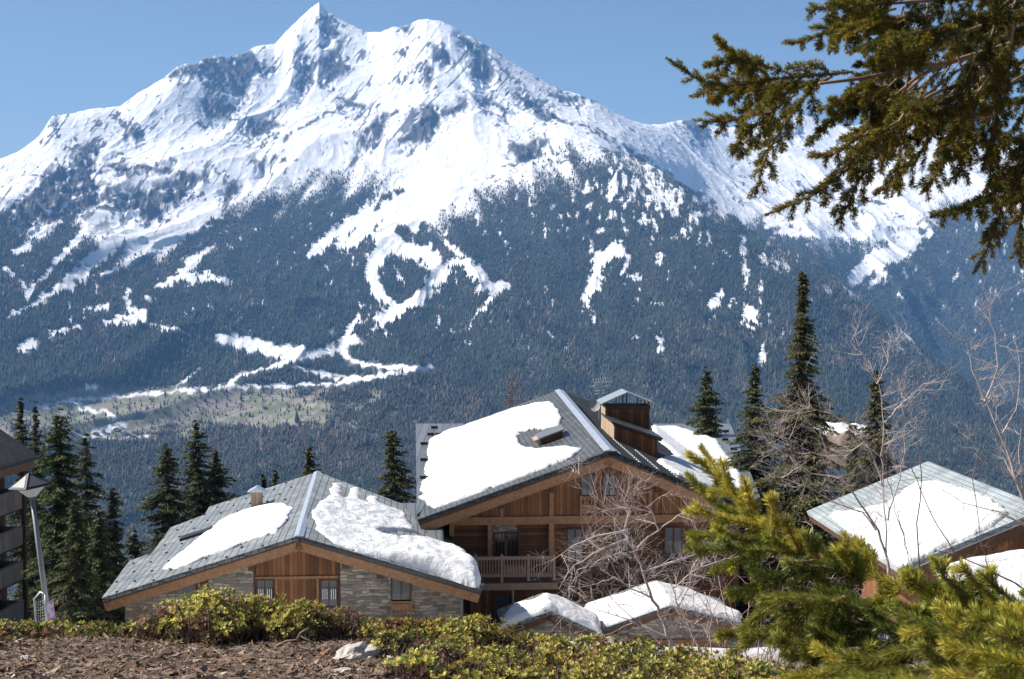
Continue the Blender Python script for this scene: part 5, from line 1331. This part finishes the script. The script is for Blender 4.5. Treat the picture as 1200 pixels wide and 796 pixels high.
bare_tree('sapling', 'thin dark leafless branch crossing the low snowy roof at the right edge', 9.0,
  [[(1230,705),(1200,690),(1160,668),(1120,650),(1095,645)], [(1160,668),(1150,640),(1140,560),(1150,520)], [(1120,650),(1090,600),(1072,560),(1066,540)]], 47, mat=m_twig2, twig_len=0.16, depth=2, kids=2, r0=0.010, per=0.5)
bare_tree('sapling', 'tiny dark leafless sapling beside the concrete slab', 14.0, [[(76,752),(74,735),(73,720),(71,708)]], 53, mat=m_twig2, twig_len=0.09, depth=2, kids=2, r0=0.009, per=0.6)
# tangle of bare shrub twigs between the porch and the young fir
def brush(name, label, D, x0, x1, ytop, n, seed, mat):
    rv = random.Random(seed); c = P((x0+x1)/2, 770, D); o = empty(name, (c.x, D, gz(c.x, D))); tag(o, label, 'shrub'); m = MB()
    for k in range(n):
        px = rv.uniform(x0, x1); b = P(px+rv.uniform(-20,20), 700, D+rv.uniform(-.6,.6)); b.z = gz(b.x, b.y)
        t = P(px, ytop+rv.uniform(0,70), b.y); ln = t.z-b.z
        if ln < 0.3: continue
        pts = [b]; d = Vector((rv.gauss(0,.25), rv.gauss(0,.2), 1)).normalized()
        for i in range(8): d = (d+Vector((rv.gauss(0,.16),rv.gauss(0,.16),0.02))).normalized(); pts.append(pts[-1]+d*ln/8)
        m.tube(pts, [0.012*(1-0.8*i/8) for i in range(9)], 4, cap=False)
        for i in range(2, 9):
            s = Vector((rv.gauss(0,1), rv.gauss(0,.8), rv.gauss(0,.5)+.2)).normalized(); grow(m, pts[i], s, rv.uniform(.2,.45), 0.005, 1, rv, .4, .05, .8, 2)
    m.build('twigs', mat, o, uv=False)
brush('bare_shrub', 'tangled leafless brown shrub between the porch and the young fir', 17.0, 850, 960, 600, 34, 61, mat_plain('reddish_twig_bark', (0.36,0.24,0.20), 0.8, 0, 0.3, 9))
brush('bare_shrub', 'grey leafless brush behind the young fir under the pale slate roof', 18.0, 960, 1060, 690, 22, 63, m_twig)

# ------------------------------------------------------------------ evergreen shrubs of the foreground
m_leaf = mat_attr('shrub_leaves', 0.42, None, trans=0.30)
m_stem = mat_beam('shrub_stem', (0.14,0.085,0.06), (0.30,0.21,0.16))
def shrub(px, Y, r, top, label, seed, red=0.1, n=None, squash=1.0, olive=0.3):
    g = np.random.default_rng(500+seed); t = P(px, top, Y); x0 = t.x; zg = gz(x0, Y); H = max(0.2, t.z-zg)
    o = empty('shrub', (x0, Y, zg)); tag(o, label, 'shrub', 'evergreen shrubs along the edge of the bare soil')
    n = n or int(1150*(r/0.45)**2*(0.5+H))
    th = g.uniform(0, 2*math.pi, n); cz = g.uniform(-0.05, 1, n)**0.8
    cz = np.nan_to_num(cz, nan=0.02)
    sr = np.sqrt(np.clip(1-cz**2, 0, 1)); rr_ = g.uniform(0.62, 1.0, n)
    lump = 1 + 0.22*np.sin(th*3+seed)*sr + 0.16*np.sin(th*7+cz*9+seed*2) + 0.45*fbm(np.cos(th)*2.4+seed*2, np.sin(th)*2.4+cz*2.2, 400+seed, 3)
    c = np.stack([x0+np.cos(th)*sr*r*rr_*lump, Y+np.sin(th)*sr*r*0.9*rr_*lump, zg+cz*H*rr_*(0.9+0.12*lump)], 1)
    out = c - np.array([x0, Y, zg+H*0.15]); out /= np.linalg.norm(out,axis=1)[:,None]; out[:,2] += 0.6; out /= np.linalg.norm(out,axis=1)[:,None]
    gap = (fbm(c[:,0]*6+seed, c[:,1]*6+c[:,2]*7, 450+seed, 3) > (0.40 if seed < 13 else 0.27)) | ((cz < .35) & (g.random(n) < .3))
    c = c[~gap]; out = out[~gap]; n = len(c)
    K = 8; V = []; C = []
    reds = (fbm(c[:,0]*4+seed, c[:,2]*5+c[:,1]*3, 77, 2) + red*1.4 - 0.62) > 0
    pal = np.where(g.random(n)[:,None] < olive, np.array([[0.13,0.16,0.035]]), np.array([[0.48,0.43,0.10]]))
    pal = np.where((g.random(n) < 0.10)[:,None], np.array([[0.34,0.20,0.07]]), pal)
    pal = np.where(reds[:,None], np.where(g.random(n)[:,None] < .6, np.array([[0.27,0.14,0.085]]), np.array([[0.27,0.20,0.12]])), pal)
    hv = g.uniform(0.75, 1.15); yl = g.uniform(0, 1)
    pal = pal*np.array([1.0, 0.93+0.10*yl, 0.9+0.3*yl])*hv
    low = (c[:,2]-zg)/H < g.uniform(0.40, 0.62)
    pal = np.where((low & (g.random(n) < .8))[:,None], np.where(g.random(n)[:,None] < .5, np.array([[0.17,0.105,0.07]]), np.array([[0.10,0.085,0.04]])), pal)  # older brown leaves low down, also painting the bush's shaded interior dark
    pal = pal*g.uniform(0.75, 1.4, (n,1))
    a1 = np.cross(out, np.array([0.3,0.5,0.1])); a1 /= np.linalg.norm(a1,axis=1)[:,None]; a2 = np.cross(out, a1)
    for k in range(K):
        w = 2*math.pi*k/K + g.uniform(-.4,.4,n); open_ = g.uniform(0.5, 1.25, n)
        rad = a1*np.cos(w)[:,None] + a2*np.sin(w)[:,None]; d = out*np.cos(open_)[:,None] + rad*np.sin(open_)[:,None]
        side = np.cross(d, out+rad*0.01); side /= np.linalg.norm(side,axis=1)[:,None]+1e-6
        l = g.uniform(0.023, 0.045, n)[:,None]; ww = l*0.25; st = c + d*0.002
        V.append(np.stack([st, st+d*l*.55-side*ww, st+d*l, st+d*l*.55+side*ww], 1)); C.append(np.repeat((pal*g.uniform(.8,1.2,(n,1)))[:,None], 4, 1))
    V = np.concatenate(V).reshape(-1,3); C = np.concatenate(C).reshape(-1,3)
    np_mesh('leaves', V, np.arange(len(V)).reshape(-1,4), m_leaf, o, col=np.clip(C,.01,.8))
    m = MB(); sel = g.choice(n, min(n, 90), replace=False)
    for j in sel:
        b = Vector((x0+g.normal()*r*0.25, Y+g.normal()*r*0.2, zg-0.02)); e = Vector(c[j]); mid = b.lerp(e, .5)+Vector((g.normal()*.03, g.normal()*.03, 0.03)); m.tube([b, mid, e], [0.006,0.0045,0.002], 4, cap=False)
    # fine dead twigs sticking out
    for j in range(220):
        a = g.uniform(0,6.28); b = Vector((x0+math.cos(a)*r*g.uniform(.3,.95), Y+math.sin(a)*r*g.uniform(.2,.9), zg)); e = b+Vector((g.normal()*.06, g.normal()*.06, H*g.uniform(.3,.95)*(1.05-0.45*((b.x-x0)/r)**2))); m.tube([b, b.lerp(e,.5)+Vector((g.normal()*.015,0,0)), e], [.003,.0025,.0015], 3, cap=False)
    m.build('stems', m_stem, o, uv=False)
SH = [
 (8,13.3,.42,733,'leftmost low shrub, cut by the left edge of the picture',.1), (58,13.4,.34,742,'low shrub under the lamp post and banner',.12), (110,13.3,.32,757,'small shrub in front of the concrete slab',.1), (164,13.2,.30,742,'small leggy shrub left of the tall rounded shrubs',.3),
 (206,12.7,.36,704,'tall shrub at the left end of the tall rounded ones',.15), (254,12.5,.44,690,'tallest rounded shrub, in front of the stone chalet corner',.08), (306,12.7,.40,699,'tall shrub in front of the left stone wall edge',.12), (352,12.5,.38,704,'yellow-green shrub in front of the chalet timber wall',.02), (396,12.9,.36,713,'reddish twiggy shrub right of the yellow-green one',.62),
 (438,13.1,.30,738,'low brownish shrub behind the pale rock',.4), (468,12.4,.36,738,'round shrub right of the pale rock',.15), (508,12.6,.38,728,'reddish shrub below the little window balcony',.5), (545,12.3,.42,723,'high yellow shrub below the gap between the two chalets',.0),
 (590,12.5,.40,742,'shrub left of the snow mound on the lower porch',.25), (640,12.2,.44,742,'shrub directly in front of the lower porch snow mound',.15), (694,12.3,.44,744,'shrub in front of the gap between the two porches',.1), (748,12.1,.44,752,'shrub below the foot of the pale birch',.08), (800,12.0,.44,762,'shrub in front of the stone porch wall',.05), (852,11.8,.44,768,'shrub below the right end of the porch roof',.08), (905,11.6,.42,776,'rightmost low shrub, touching the young fir',.15),
 (462,11.2,.30,768,'front row shrub nearest the pale rock',.2), (520,11.0,.42,762,'second shrub from the left in the front row',.3), (580,10.9,.42,757,'third shrub from the left in the front row, in front of the high yellow one',.35), (642,11.0,.44,758,'front row shrub below the lower porch',.1), (704,10.9,.44,762,'front row shrub below the gap between the porches',.3), (766,10.9,.44,767,'front row shrub below the birch trunk',.05), (828,10.8,.44,773,'front row shrub below the right part of the stone porch',.05), (890,10.7,.44,778,'rightmost shrub of the front row, beside the young fir',.1),
 (490,10.3,.36,784,'leftmost shrub at the very bottom edge of the picture',.4), (556,10.2,.40,780,'yellow shrub at the bottom edge, left of centre',.15), (625,10.2,.40,779,'shrub at the bottom edge below the lower porch snow',.3), (695,10.2,.40,781,'shrub at the bottom edge below the gap between the porches',.2), (765,10.2,.40,784,'shrub at the bottom edge below the birch trunk foot',.35), (835,10.2,.40,787,'shrub at the bottom edge below the stone porch',.1), (900,10.2,.40,790,'shrub at the bottom edge touching the young fir',.1)]
js = random.Random(12)
for i, (px, Y, r_, top, lab, red) in enumerate(SH):
    k = 0.84 if i > 13 else 1.0
    shrub(px, Y, r_*k, top + (js.uniform(-5, 8) if i > 12 else 1), lab, i, red, olive=0.25 if i > 3 else 0.5)

# ------------------------------------------------------------------ needles close to the camera
m_needle = mat_attr('spruce_needles', 0.38, None, trans=0.28)
m_twb = mat_plain('spruce_twig_bark', (0.24,0.16,0.105), 0.8, 0, 0.3, 40)
class Needles:
    def __init__(s, seed, length, width, dens, tones):
        s.g = np.random.default_rng(seed); s.rv = random.Random(seed); s.V = []; s.C = []; s.mb = MB(); s.len = length; s.w = width; s.dens = dens; s.tones = tones
    def sprig(s, pts, r0=0.003, bare=0.0, dens=1.0, tone=None, ln=1.0):
        """twig through pts, needles from fraction bare to the tip"""
        g = s.g; pts = [Vector(p) for p in pts]
        s.mb.tube(pts, [r0*(1-0.6*i/(len(pts)-1)) for i in range(len(pts))], 5, cap=False)
        A = np.array([tuple(p) for p in pts]); seg = np.linalg.norm(np.diff(A,axis=0),axis=1); cum = np.concatenate([[0],np.cumsum(seg)]); T = cum[-1]
        n = int(s.dens*T*(1-bare)*dens)
        if n < 3: return
        q = g.uniform(bare, 1.0, n)*T
        p = np.stack([np.interp(q, cum, A[:,k]) for k in range(3)], 1)
        q2 = np.clip(q+T*0.02, 0, T); q1 = np.clip(q-T*0.02, 0, T)
        d = np.stack([np.interp(q2,cum,A[:,k])-np.interp(q1,cum,A[:,k]) for k in range(3)],1); d /= np.linalg.norm(d,axis=1)[:,None]+1e-9
        rnd = g.normal(size=(n,3)); rnd -= (rnd*d).sum(1)[:,None]*d; rnd /= np.linalg.norm(rnd,axis=1)[:,None]
        rnd[:,2] += 0.25; rnd -= (rnd*d).sum(1)[:,None]*d; rnd /= np.linalg.norm(rnd,axis=1)[:,None]
        fr = (q/T); ang = np.radians(g.uniform(34, 62, n))*(1-0.35*sstep(0.93,1.0,fr))
        nd = d*np.cos(ang)[:,None] + rnd*np.sin(ang)[:,None]
        l = s.len*ln*g.uniform(0.7,1.15,n)*(1-0.25*sstep(0.9,1,fr)); side = np.cross(nd, d); side /= np.linalg.norm(side,axis=1)[:,None]+1e-9
        tw = g.uniform(-1,1,n)[:,None]; side = side + np.cross(side, nd)*tw; side /= np.linalg.norm(side,axis=1)[:,None]
        w = s.w*g.uniform(.7,1.2,n)[:,None]; e = p + nd*l[:,None]; mid = p + nd*(l*0.45)[:,None] + rnd*0.0006
        s.V.append(np.stack([p, mid-side*w, e, mid+side*w], 1))
        t0 = np.array(tone if tone is not None else s.tones[int(g.integers(len(s.tones)))])
        c = t0*np.array([1.12,1.0,.85])*g.uniform(.6,1.4,(n,1)); c = c*(1-0.15*sstep(.9,1,fr)[:,None]) + np.array([.26,.24,.05])*0.25*sstep(.9,1,fr)[:,None]
        s.C.append(np.repeat(c[:,None],4,1))
    def bough(s, pts, side_len, spacing, r0, bare=0.3, ang=42, droop=0.25, dens=1.0, sub=True, tone=None):
        """main twig with alternate side twigs, shorter towards its tip"""
        rv = s.rv; pts = [Vector(p) for p in pts]; f = []
        for i in range(len(pts)-1):
            for k in range(4): f.append(pts[i].lerp(pts[i+1], k/4))
        f.append(pts[-1]); s.sprig(f, r0, bare, dens, tone)
        A = [0]
        for i in range(len(f)-1): A.append(A[-1]+(f[i+1]-f[i]).length)
        T = A[-1]; q = T*0.12; sg = 1
        plane = Vector((rv.gauss(0,.25), -1+rv.gauss(0,.4), rv.gauss(0.3,.4))).normalized()
        while q < T*0.93:
            i = max(k for k in range(len(A)) if A[k] <= q); i = min(i, len(f)-2)
            p = f[i].lerp(f[i+1], (q-A[i])/max(1e-6, A[i+1]-A[i])); d = (f[i+1]-f[i]).normalized()
            sd = d.cross(plane).normalized()*sg; a = R(ang+rv.gauss(0,7)); nd = d*math.cos(a)+sd*math.sin(a) + plane*rv.gauss(0,.15)
            ln = side_len*(1-0.72*q/T)*rv.uniform(.7,1.2); tp = [p]; dd = nd.normalized()
            for k in range(4):
                dd = (dd + Vector((rv.gauss(0,.06), rv.gauss(0,.06), -droop*0.25)) + d*0.06).normalized(); tp.append(tp[-1]+dd*ln/4)
            s.sprig(tp, r0*0.5, 0.05 if q > T*bare else 0.25, dens, tone)
            if sub and ln > side_len*0.45:
                for k in (1, 2, 3):
                    for s2 in (-1, 1):
                        if rv.random() < .35: continue
                        l2 = ln*0.38*(1-k*.16); e = (tp[k+1]-tp[k]).normalized(); sd2 = e.cross(plane).normalized()*s2
                        s.sprig([tp[k], tp[k]+(e*.72+sd2*.65).normalized()*l2*.5, tp[k]+(e*.8+sd2*.55-ZV*.12).normalized()*l2], r0*.35, .05, dens, tone)
            q += spacing*rv.uniform(.75,1.25); sg = -sg
    def finish(s, name, label, cat, base):
        o = empty(name, base); tag(o, label, cat)
        V = np.concatenate(s.V).reshape(-1,3); C = np.concatenate(s.C).reshape(-1,3)
        np_mesh('needles', V, np.arange(len(V)).reshape(-1,4), m_needle, o, col=np.clip(C,.01,.8)); s.mb.build('twigs', m_twb, o, smooth=True, uv=False)
        print('NEEDLES', name, len(V)//4)
        return o
def pl_(pts, D0, D1, rv=random):
    """from the root to the tip, depth running from D0 to D1"""
    n = len(pts); return [P(a, b, D0+(D1-D0)*i/(n-1)) for i, (a, b) in enumerate(pts)]
N = Needles(3, 0.0135, 0.00105, 3000, [(.18,.19,.035),(.13,.155,.035),(.26,.235,.04),(.30,.25,.05),(.2,.2,.04)])
TT = [ # tip first
 [(782,69),(800,82),(822,95),(850,101),(880,98),(915,92),(960,88),(1000,84)], [(838,43),(848,55),(862,65),(880,75),(900,88)], [(826,78),(850,72),(875,72),(905,80)],
 [(814,141),(840,143),(865,140),(890,128),(920,110),(955,95)], [(815,113),(838,105),(865,108),(900,104),(940,96)], [(858,182),(868,163),(885,148),(905,130),(930,112)],
 [(885,230),(893,200),(902,172),(918,148),(935,125),(952,102),(975,90)], [(925,52),(950,46),(972,35),(1005,22),(1050,10)], [(945,12),(985,10),(1030,4),(1070,-5)], [(972,62),(978,40),(1000,25),(1030,15)],
 [(948,184),(975,182),(1000,165),(1022,145),(1050,118),(1080,92)], [(898,252),(930,240),(960,225),(985,205),(1010,180),(1040,142),(1070,110),(1100,85)], [(980,262),(995,240),(1005,214),(1020,190),(1042,160),(1065,125)],
 [(945,170),(965,150),(985,130),(1010,115)],[(960,130),(985,118),(1010,110),(1040,100)],
 [(1045,230),(1050,204),(1056,170),(1070,130),(1090,90)], [(1080,226),(1098,206),(1112,180),(1122,150),(1134,110)], [(1092,254),(1130,246),(1160,232),(1188,208),(1215,180)],
 [(1141,320),(1155,298),(1166,268),(1176,238),(1192,198),(1210,150)], [(1197,312),(1195,270),(1203,220),(1215,170)], [(1000,60),(1030,50),(1065,40),(1110,30)], [(1010,190),(1030,170),(1048,140),(1075,100)],
 [(1120,215),(1130,180),(1140,140),(1150,90)], [(1160,215),(1165,170),(1170,120),(1180,60)], [(1030,80),(1060,66),(1100,50),(1150,30)], [(990,45),(1020,30),(1060,20)],
 ]
rt = random.Random(9)
for i, tp in enumerate(TT):
    D = 3.25 + rt.uniform(-.3,.3); side = 0.10 if i not in (1,2,9,13,14) else 0.05
    N.bough(pl_(tp[::-1], D+rt.uniform(.05,.3), D), side, 0.024, 0.0035, bare=0.12 if i in (10,11,12) else 0.02, droop=0.5, ang=38)
for k in range(88):                                    # the thick mass towards the trunk
    bx = rt.uniform(1040, 1270)**1.0; by = rt.uniform(-60, 150); 
    if bx < 1100: by = min(by, 90)
    D = rt.uniform(3.1, 4.3); a = rt.gauss(2.1, 0.45); ln = rt.uniform(60, 130)
    p0 = (bx, by); p1 = (bx+math.cos(a)*ln*.5, by+math.sin(a)*ln*.45); p2 = (bx+math.cos(a+.15)*ln, by+math.sin(a+.2)*ln*.95)
    if p2[1] > 230 and p2[0] < 1130: continue
    N.bough([P(*p0, D), P(*p1, D), P(*p2, D-.1)], 0.075, 0.030, 0.003, bare=0.15, droop=0.7, sub=(k % 2 == 0), tone=rt.choice([(.05,.06,.018),(.09,.10,.025),(.16,.15,.03)]))
for st, r in (([(1290,30),(1200,47),(1150,62),(1110,74),(1060,82),(1010,92),(960,98)],.009), ([(1200,47),(1140,90),(1090,112),(1050,140),(1010,175),(980,205)],.006), ([(1110,74),(1075,90),(1040,120),(1020,150),(1000,185)],.005), ([(1290,60),(1220,75),(1180,100),(1150,120)],.006), ([(1150,62),(1100,100),(1060,130),(1030,175),(1005,215)],.004),([(1290,-30),(1200,-5),(1100,0),(1030,5)],.008),([(1330,80),(1260,90),(1215,150),(1200,210)],.008)):
    N.mb.tube(pl_(st, 3.7, 3.25), [r*(1-.6*i/(len(st)-1)) for i in range(len(st))], 7)
N.finish('spruce_bough', 'dark spruce bough with drooping needle twigs hanging into the sky at the top right', 'branch', P(1290,30,3.7))

B = Needles(5, 0.0205, 0.0009, 5200, [(.46,.47,.09),(.34,.39,.08),(.24,.30,.06),(.54,.52,.12)])
dk = (.10,.14,.035)
BT = [ # root first: points, depth root, depth tip, side length, tone
 ([(1290,770),(1200,738),(1135,723),(1068,690),(1030,678),(993,662),(949,650),(911,628),(880,603),(856,575),(838,548),(822,525)], 2.6, 2.9, .10, None),
 ([(880,603),(862,580),(845,567),(825,545),(806,532)], 2.9, 2.9, .03, None), ([(860,580),(852,560),(846,541)], 2.85, 2.85, .0, None), ([(885,606),(878,585),(872,562)], 2.85, 2.8, .02, None),
 ([(900,620),(870,605),(840,592),(806,557)], 2.9, 2.95, .03, None), ([(905,625),(870,612),(840,606),(804,598)], 2.8, 2.8, .045, None), ([(925,640),(880,632),(840,630),(808,627)], 2.8, 2.75, .05, None), ([(945,650),(900,645),(850,645),(806,643)], 2.75, 2.7, .05, (.24,.3,.06)),
 ([(900,650),(870,655),(835,670)], 2.8, 2.8, .03, None), ([(905,628),(905,605),(906,582)], 2.7, 2.7, .03, (.48,.46,.11)), ([(940,650),(928,630),(922,612)], 2.75, 2.7, .03, (.46,.44,.11)), ([(960,655),(950,640),(946,626)], 2.7, 2.7, .03, None),
 ([(1000,690),(994,665),(991,645),(990,626)], 2.6, 2.6, .05, (.42,.42,.08)), ([(1010,690),(1005,670),(1002,650)], 2.6, 2.6, .03, None),
 ([(1010,680),(970,665),(935,663),(908,684),(893,712),(886,735)], 2.6, 2.6, .07, dk), ([(1000,690),(960,690),(925,700),(890,720),(862,745),(842,742)], 2.6, 2.55, .08, (.3,.33,.08)), ([(930,680),(890,685),(858,698)], 2.7, 2.7, .05, None),
 ([(990,700),(950,715),(910,735),(880,752),(856,765)], 2.5, 2.5, .08, (.28,.31,.07)), ([(1040,720),(1000,712),(960,710),(930,725),(905,745)], 2.5, 2.5, .09, (.17,.21,.05)), ([(1050,735),(1010,738),(975,745),(945,760)], 2.5, 2.45, .06, dk),
 ([(1180,735),(1140,705),(1110,680),(1092,655)], 2.5, 2.5, .06, None), ([(1150,730),(1110,705),(1080,690),(1058,672)], 2.5, 2.5, .06, None), ([(1200,735),(1165,700),(1140,680),(1127,662)], 2.45, 2.45, .05, (.42,.42,.08)), ([(1230,740),(1195,712),(1170,692),(1150,672)], 2.45, 2.4, .06, None), ([(1260,750),(1225,715),(1200,695)], 2.4, 2.4, .07, None),
 ([(1240,790),(1180,765),(1120,745),(1080,730),(1046,718)], 2.1, 2.2, .08, None), ([(1230,770),(1180,745),(1130,730),(1096,712)], 2.2, 2.2, .07, None), ([(1260,775),(1210,745),(1170,730),(1135,728)], 2.1, 2.1, .06, (.36,.38,.08)),
 ([(1200,800),(1150,775),(1100,760),(1050,765),(1000,780),(962,792)], 2.2, 2.3, .08, (.28,.31,.07)), ([(1250,800),(1200,780),(1150,765),(1112,762)], 1.9, 1.95, .06, None), ([(1260,830),(1200,805),(1150,795),(1098,790)], 1.9, 1.95, .06, None), ([(1280,800),(1230,765),(1190,750),(1160,742)], 1.9, 1.9, .05, (.32,.34,.07)), ([(1290,820),(1240,790),(1215,770)], 1.8, 1.8, .05, (.32,.34,.07)),
 ([(1130,790),(1090,785),(1040,790),(1000,800)], 2.2, 2.2, .07, (.26,.3,.07)), ([(1080,745),(1050,750),(1020,765),(995,770)], 2.4, 2.4, .06, dk), ([(1100,730),(1060,735),(1020,730),(985,735)], 2.5, 2.5, .07, (.18,.22,.05)), ([(1010,790),(960,790),(920,795)], 2.3, 2.3, .06, None), ([(1130,820),(1060,805),(1010,800)], 2.1, 2.1, .08, None)]
rb_ = random.Random(4)
for pts, D0, D1, sl_, tone in BT:
    if sl_ < .01: B.sprig(pl_(pts, D0, D1), .004, 0, 1, tone)
    else: B.bough(pl_(pts, D0, D1), sl_*1.2, 0.058, 0.004, bare=0.0, droop=0.08, ang=40, sub=sl_ > .085, tone=tone, dens=1.0)
for k in range(46):
    x = rb_.uniform(960, 1230); y = rb_.uniform(max(700, 690+abs(x-1050)*0.1), 830); D = rb_.uniform(2.4, 2.9); a = math.pi + rb_.gauss(0.25, .5); ln = rb_.uniform(50, 110)
    B.bough([P(x, y, D), P(x+math.cos(a)*ln*.5, y-math.sin(a)*ln*.4, D), P(x+math.cos(a)*ln, y-math.sin(a)*ln*.6, D-.05)], .06, .055, .003, bare=.1, sub=False, tone=rb_.choice([dk,(.17,.21,.05),(.24,.28,.06)]))
base_f = Vector((P(1290,770,2.6).x, 2.6, gz(1.1, 2.6)))
B.mb.tube([Vector((base_f.x+.1,2.7,base_f.z)), P(1300,820,2.65), P(1290,770,2.6)], [.03,.02,.012], 8)
B.finish('young_fir', 'young fir with bright yellow-green bushy branches at the lower right', 'conifer', base_f)
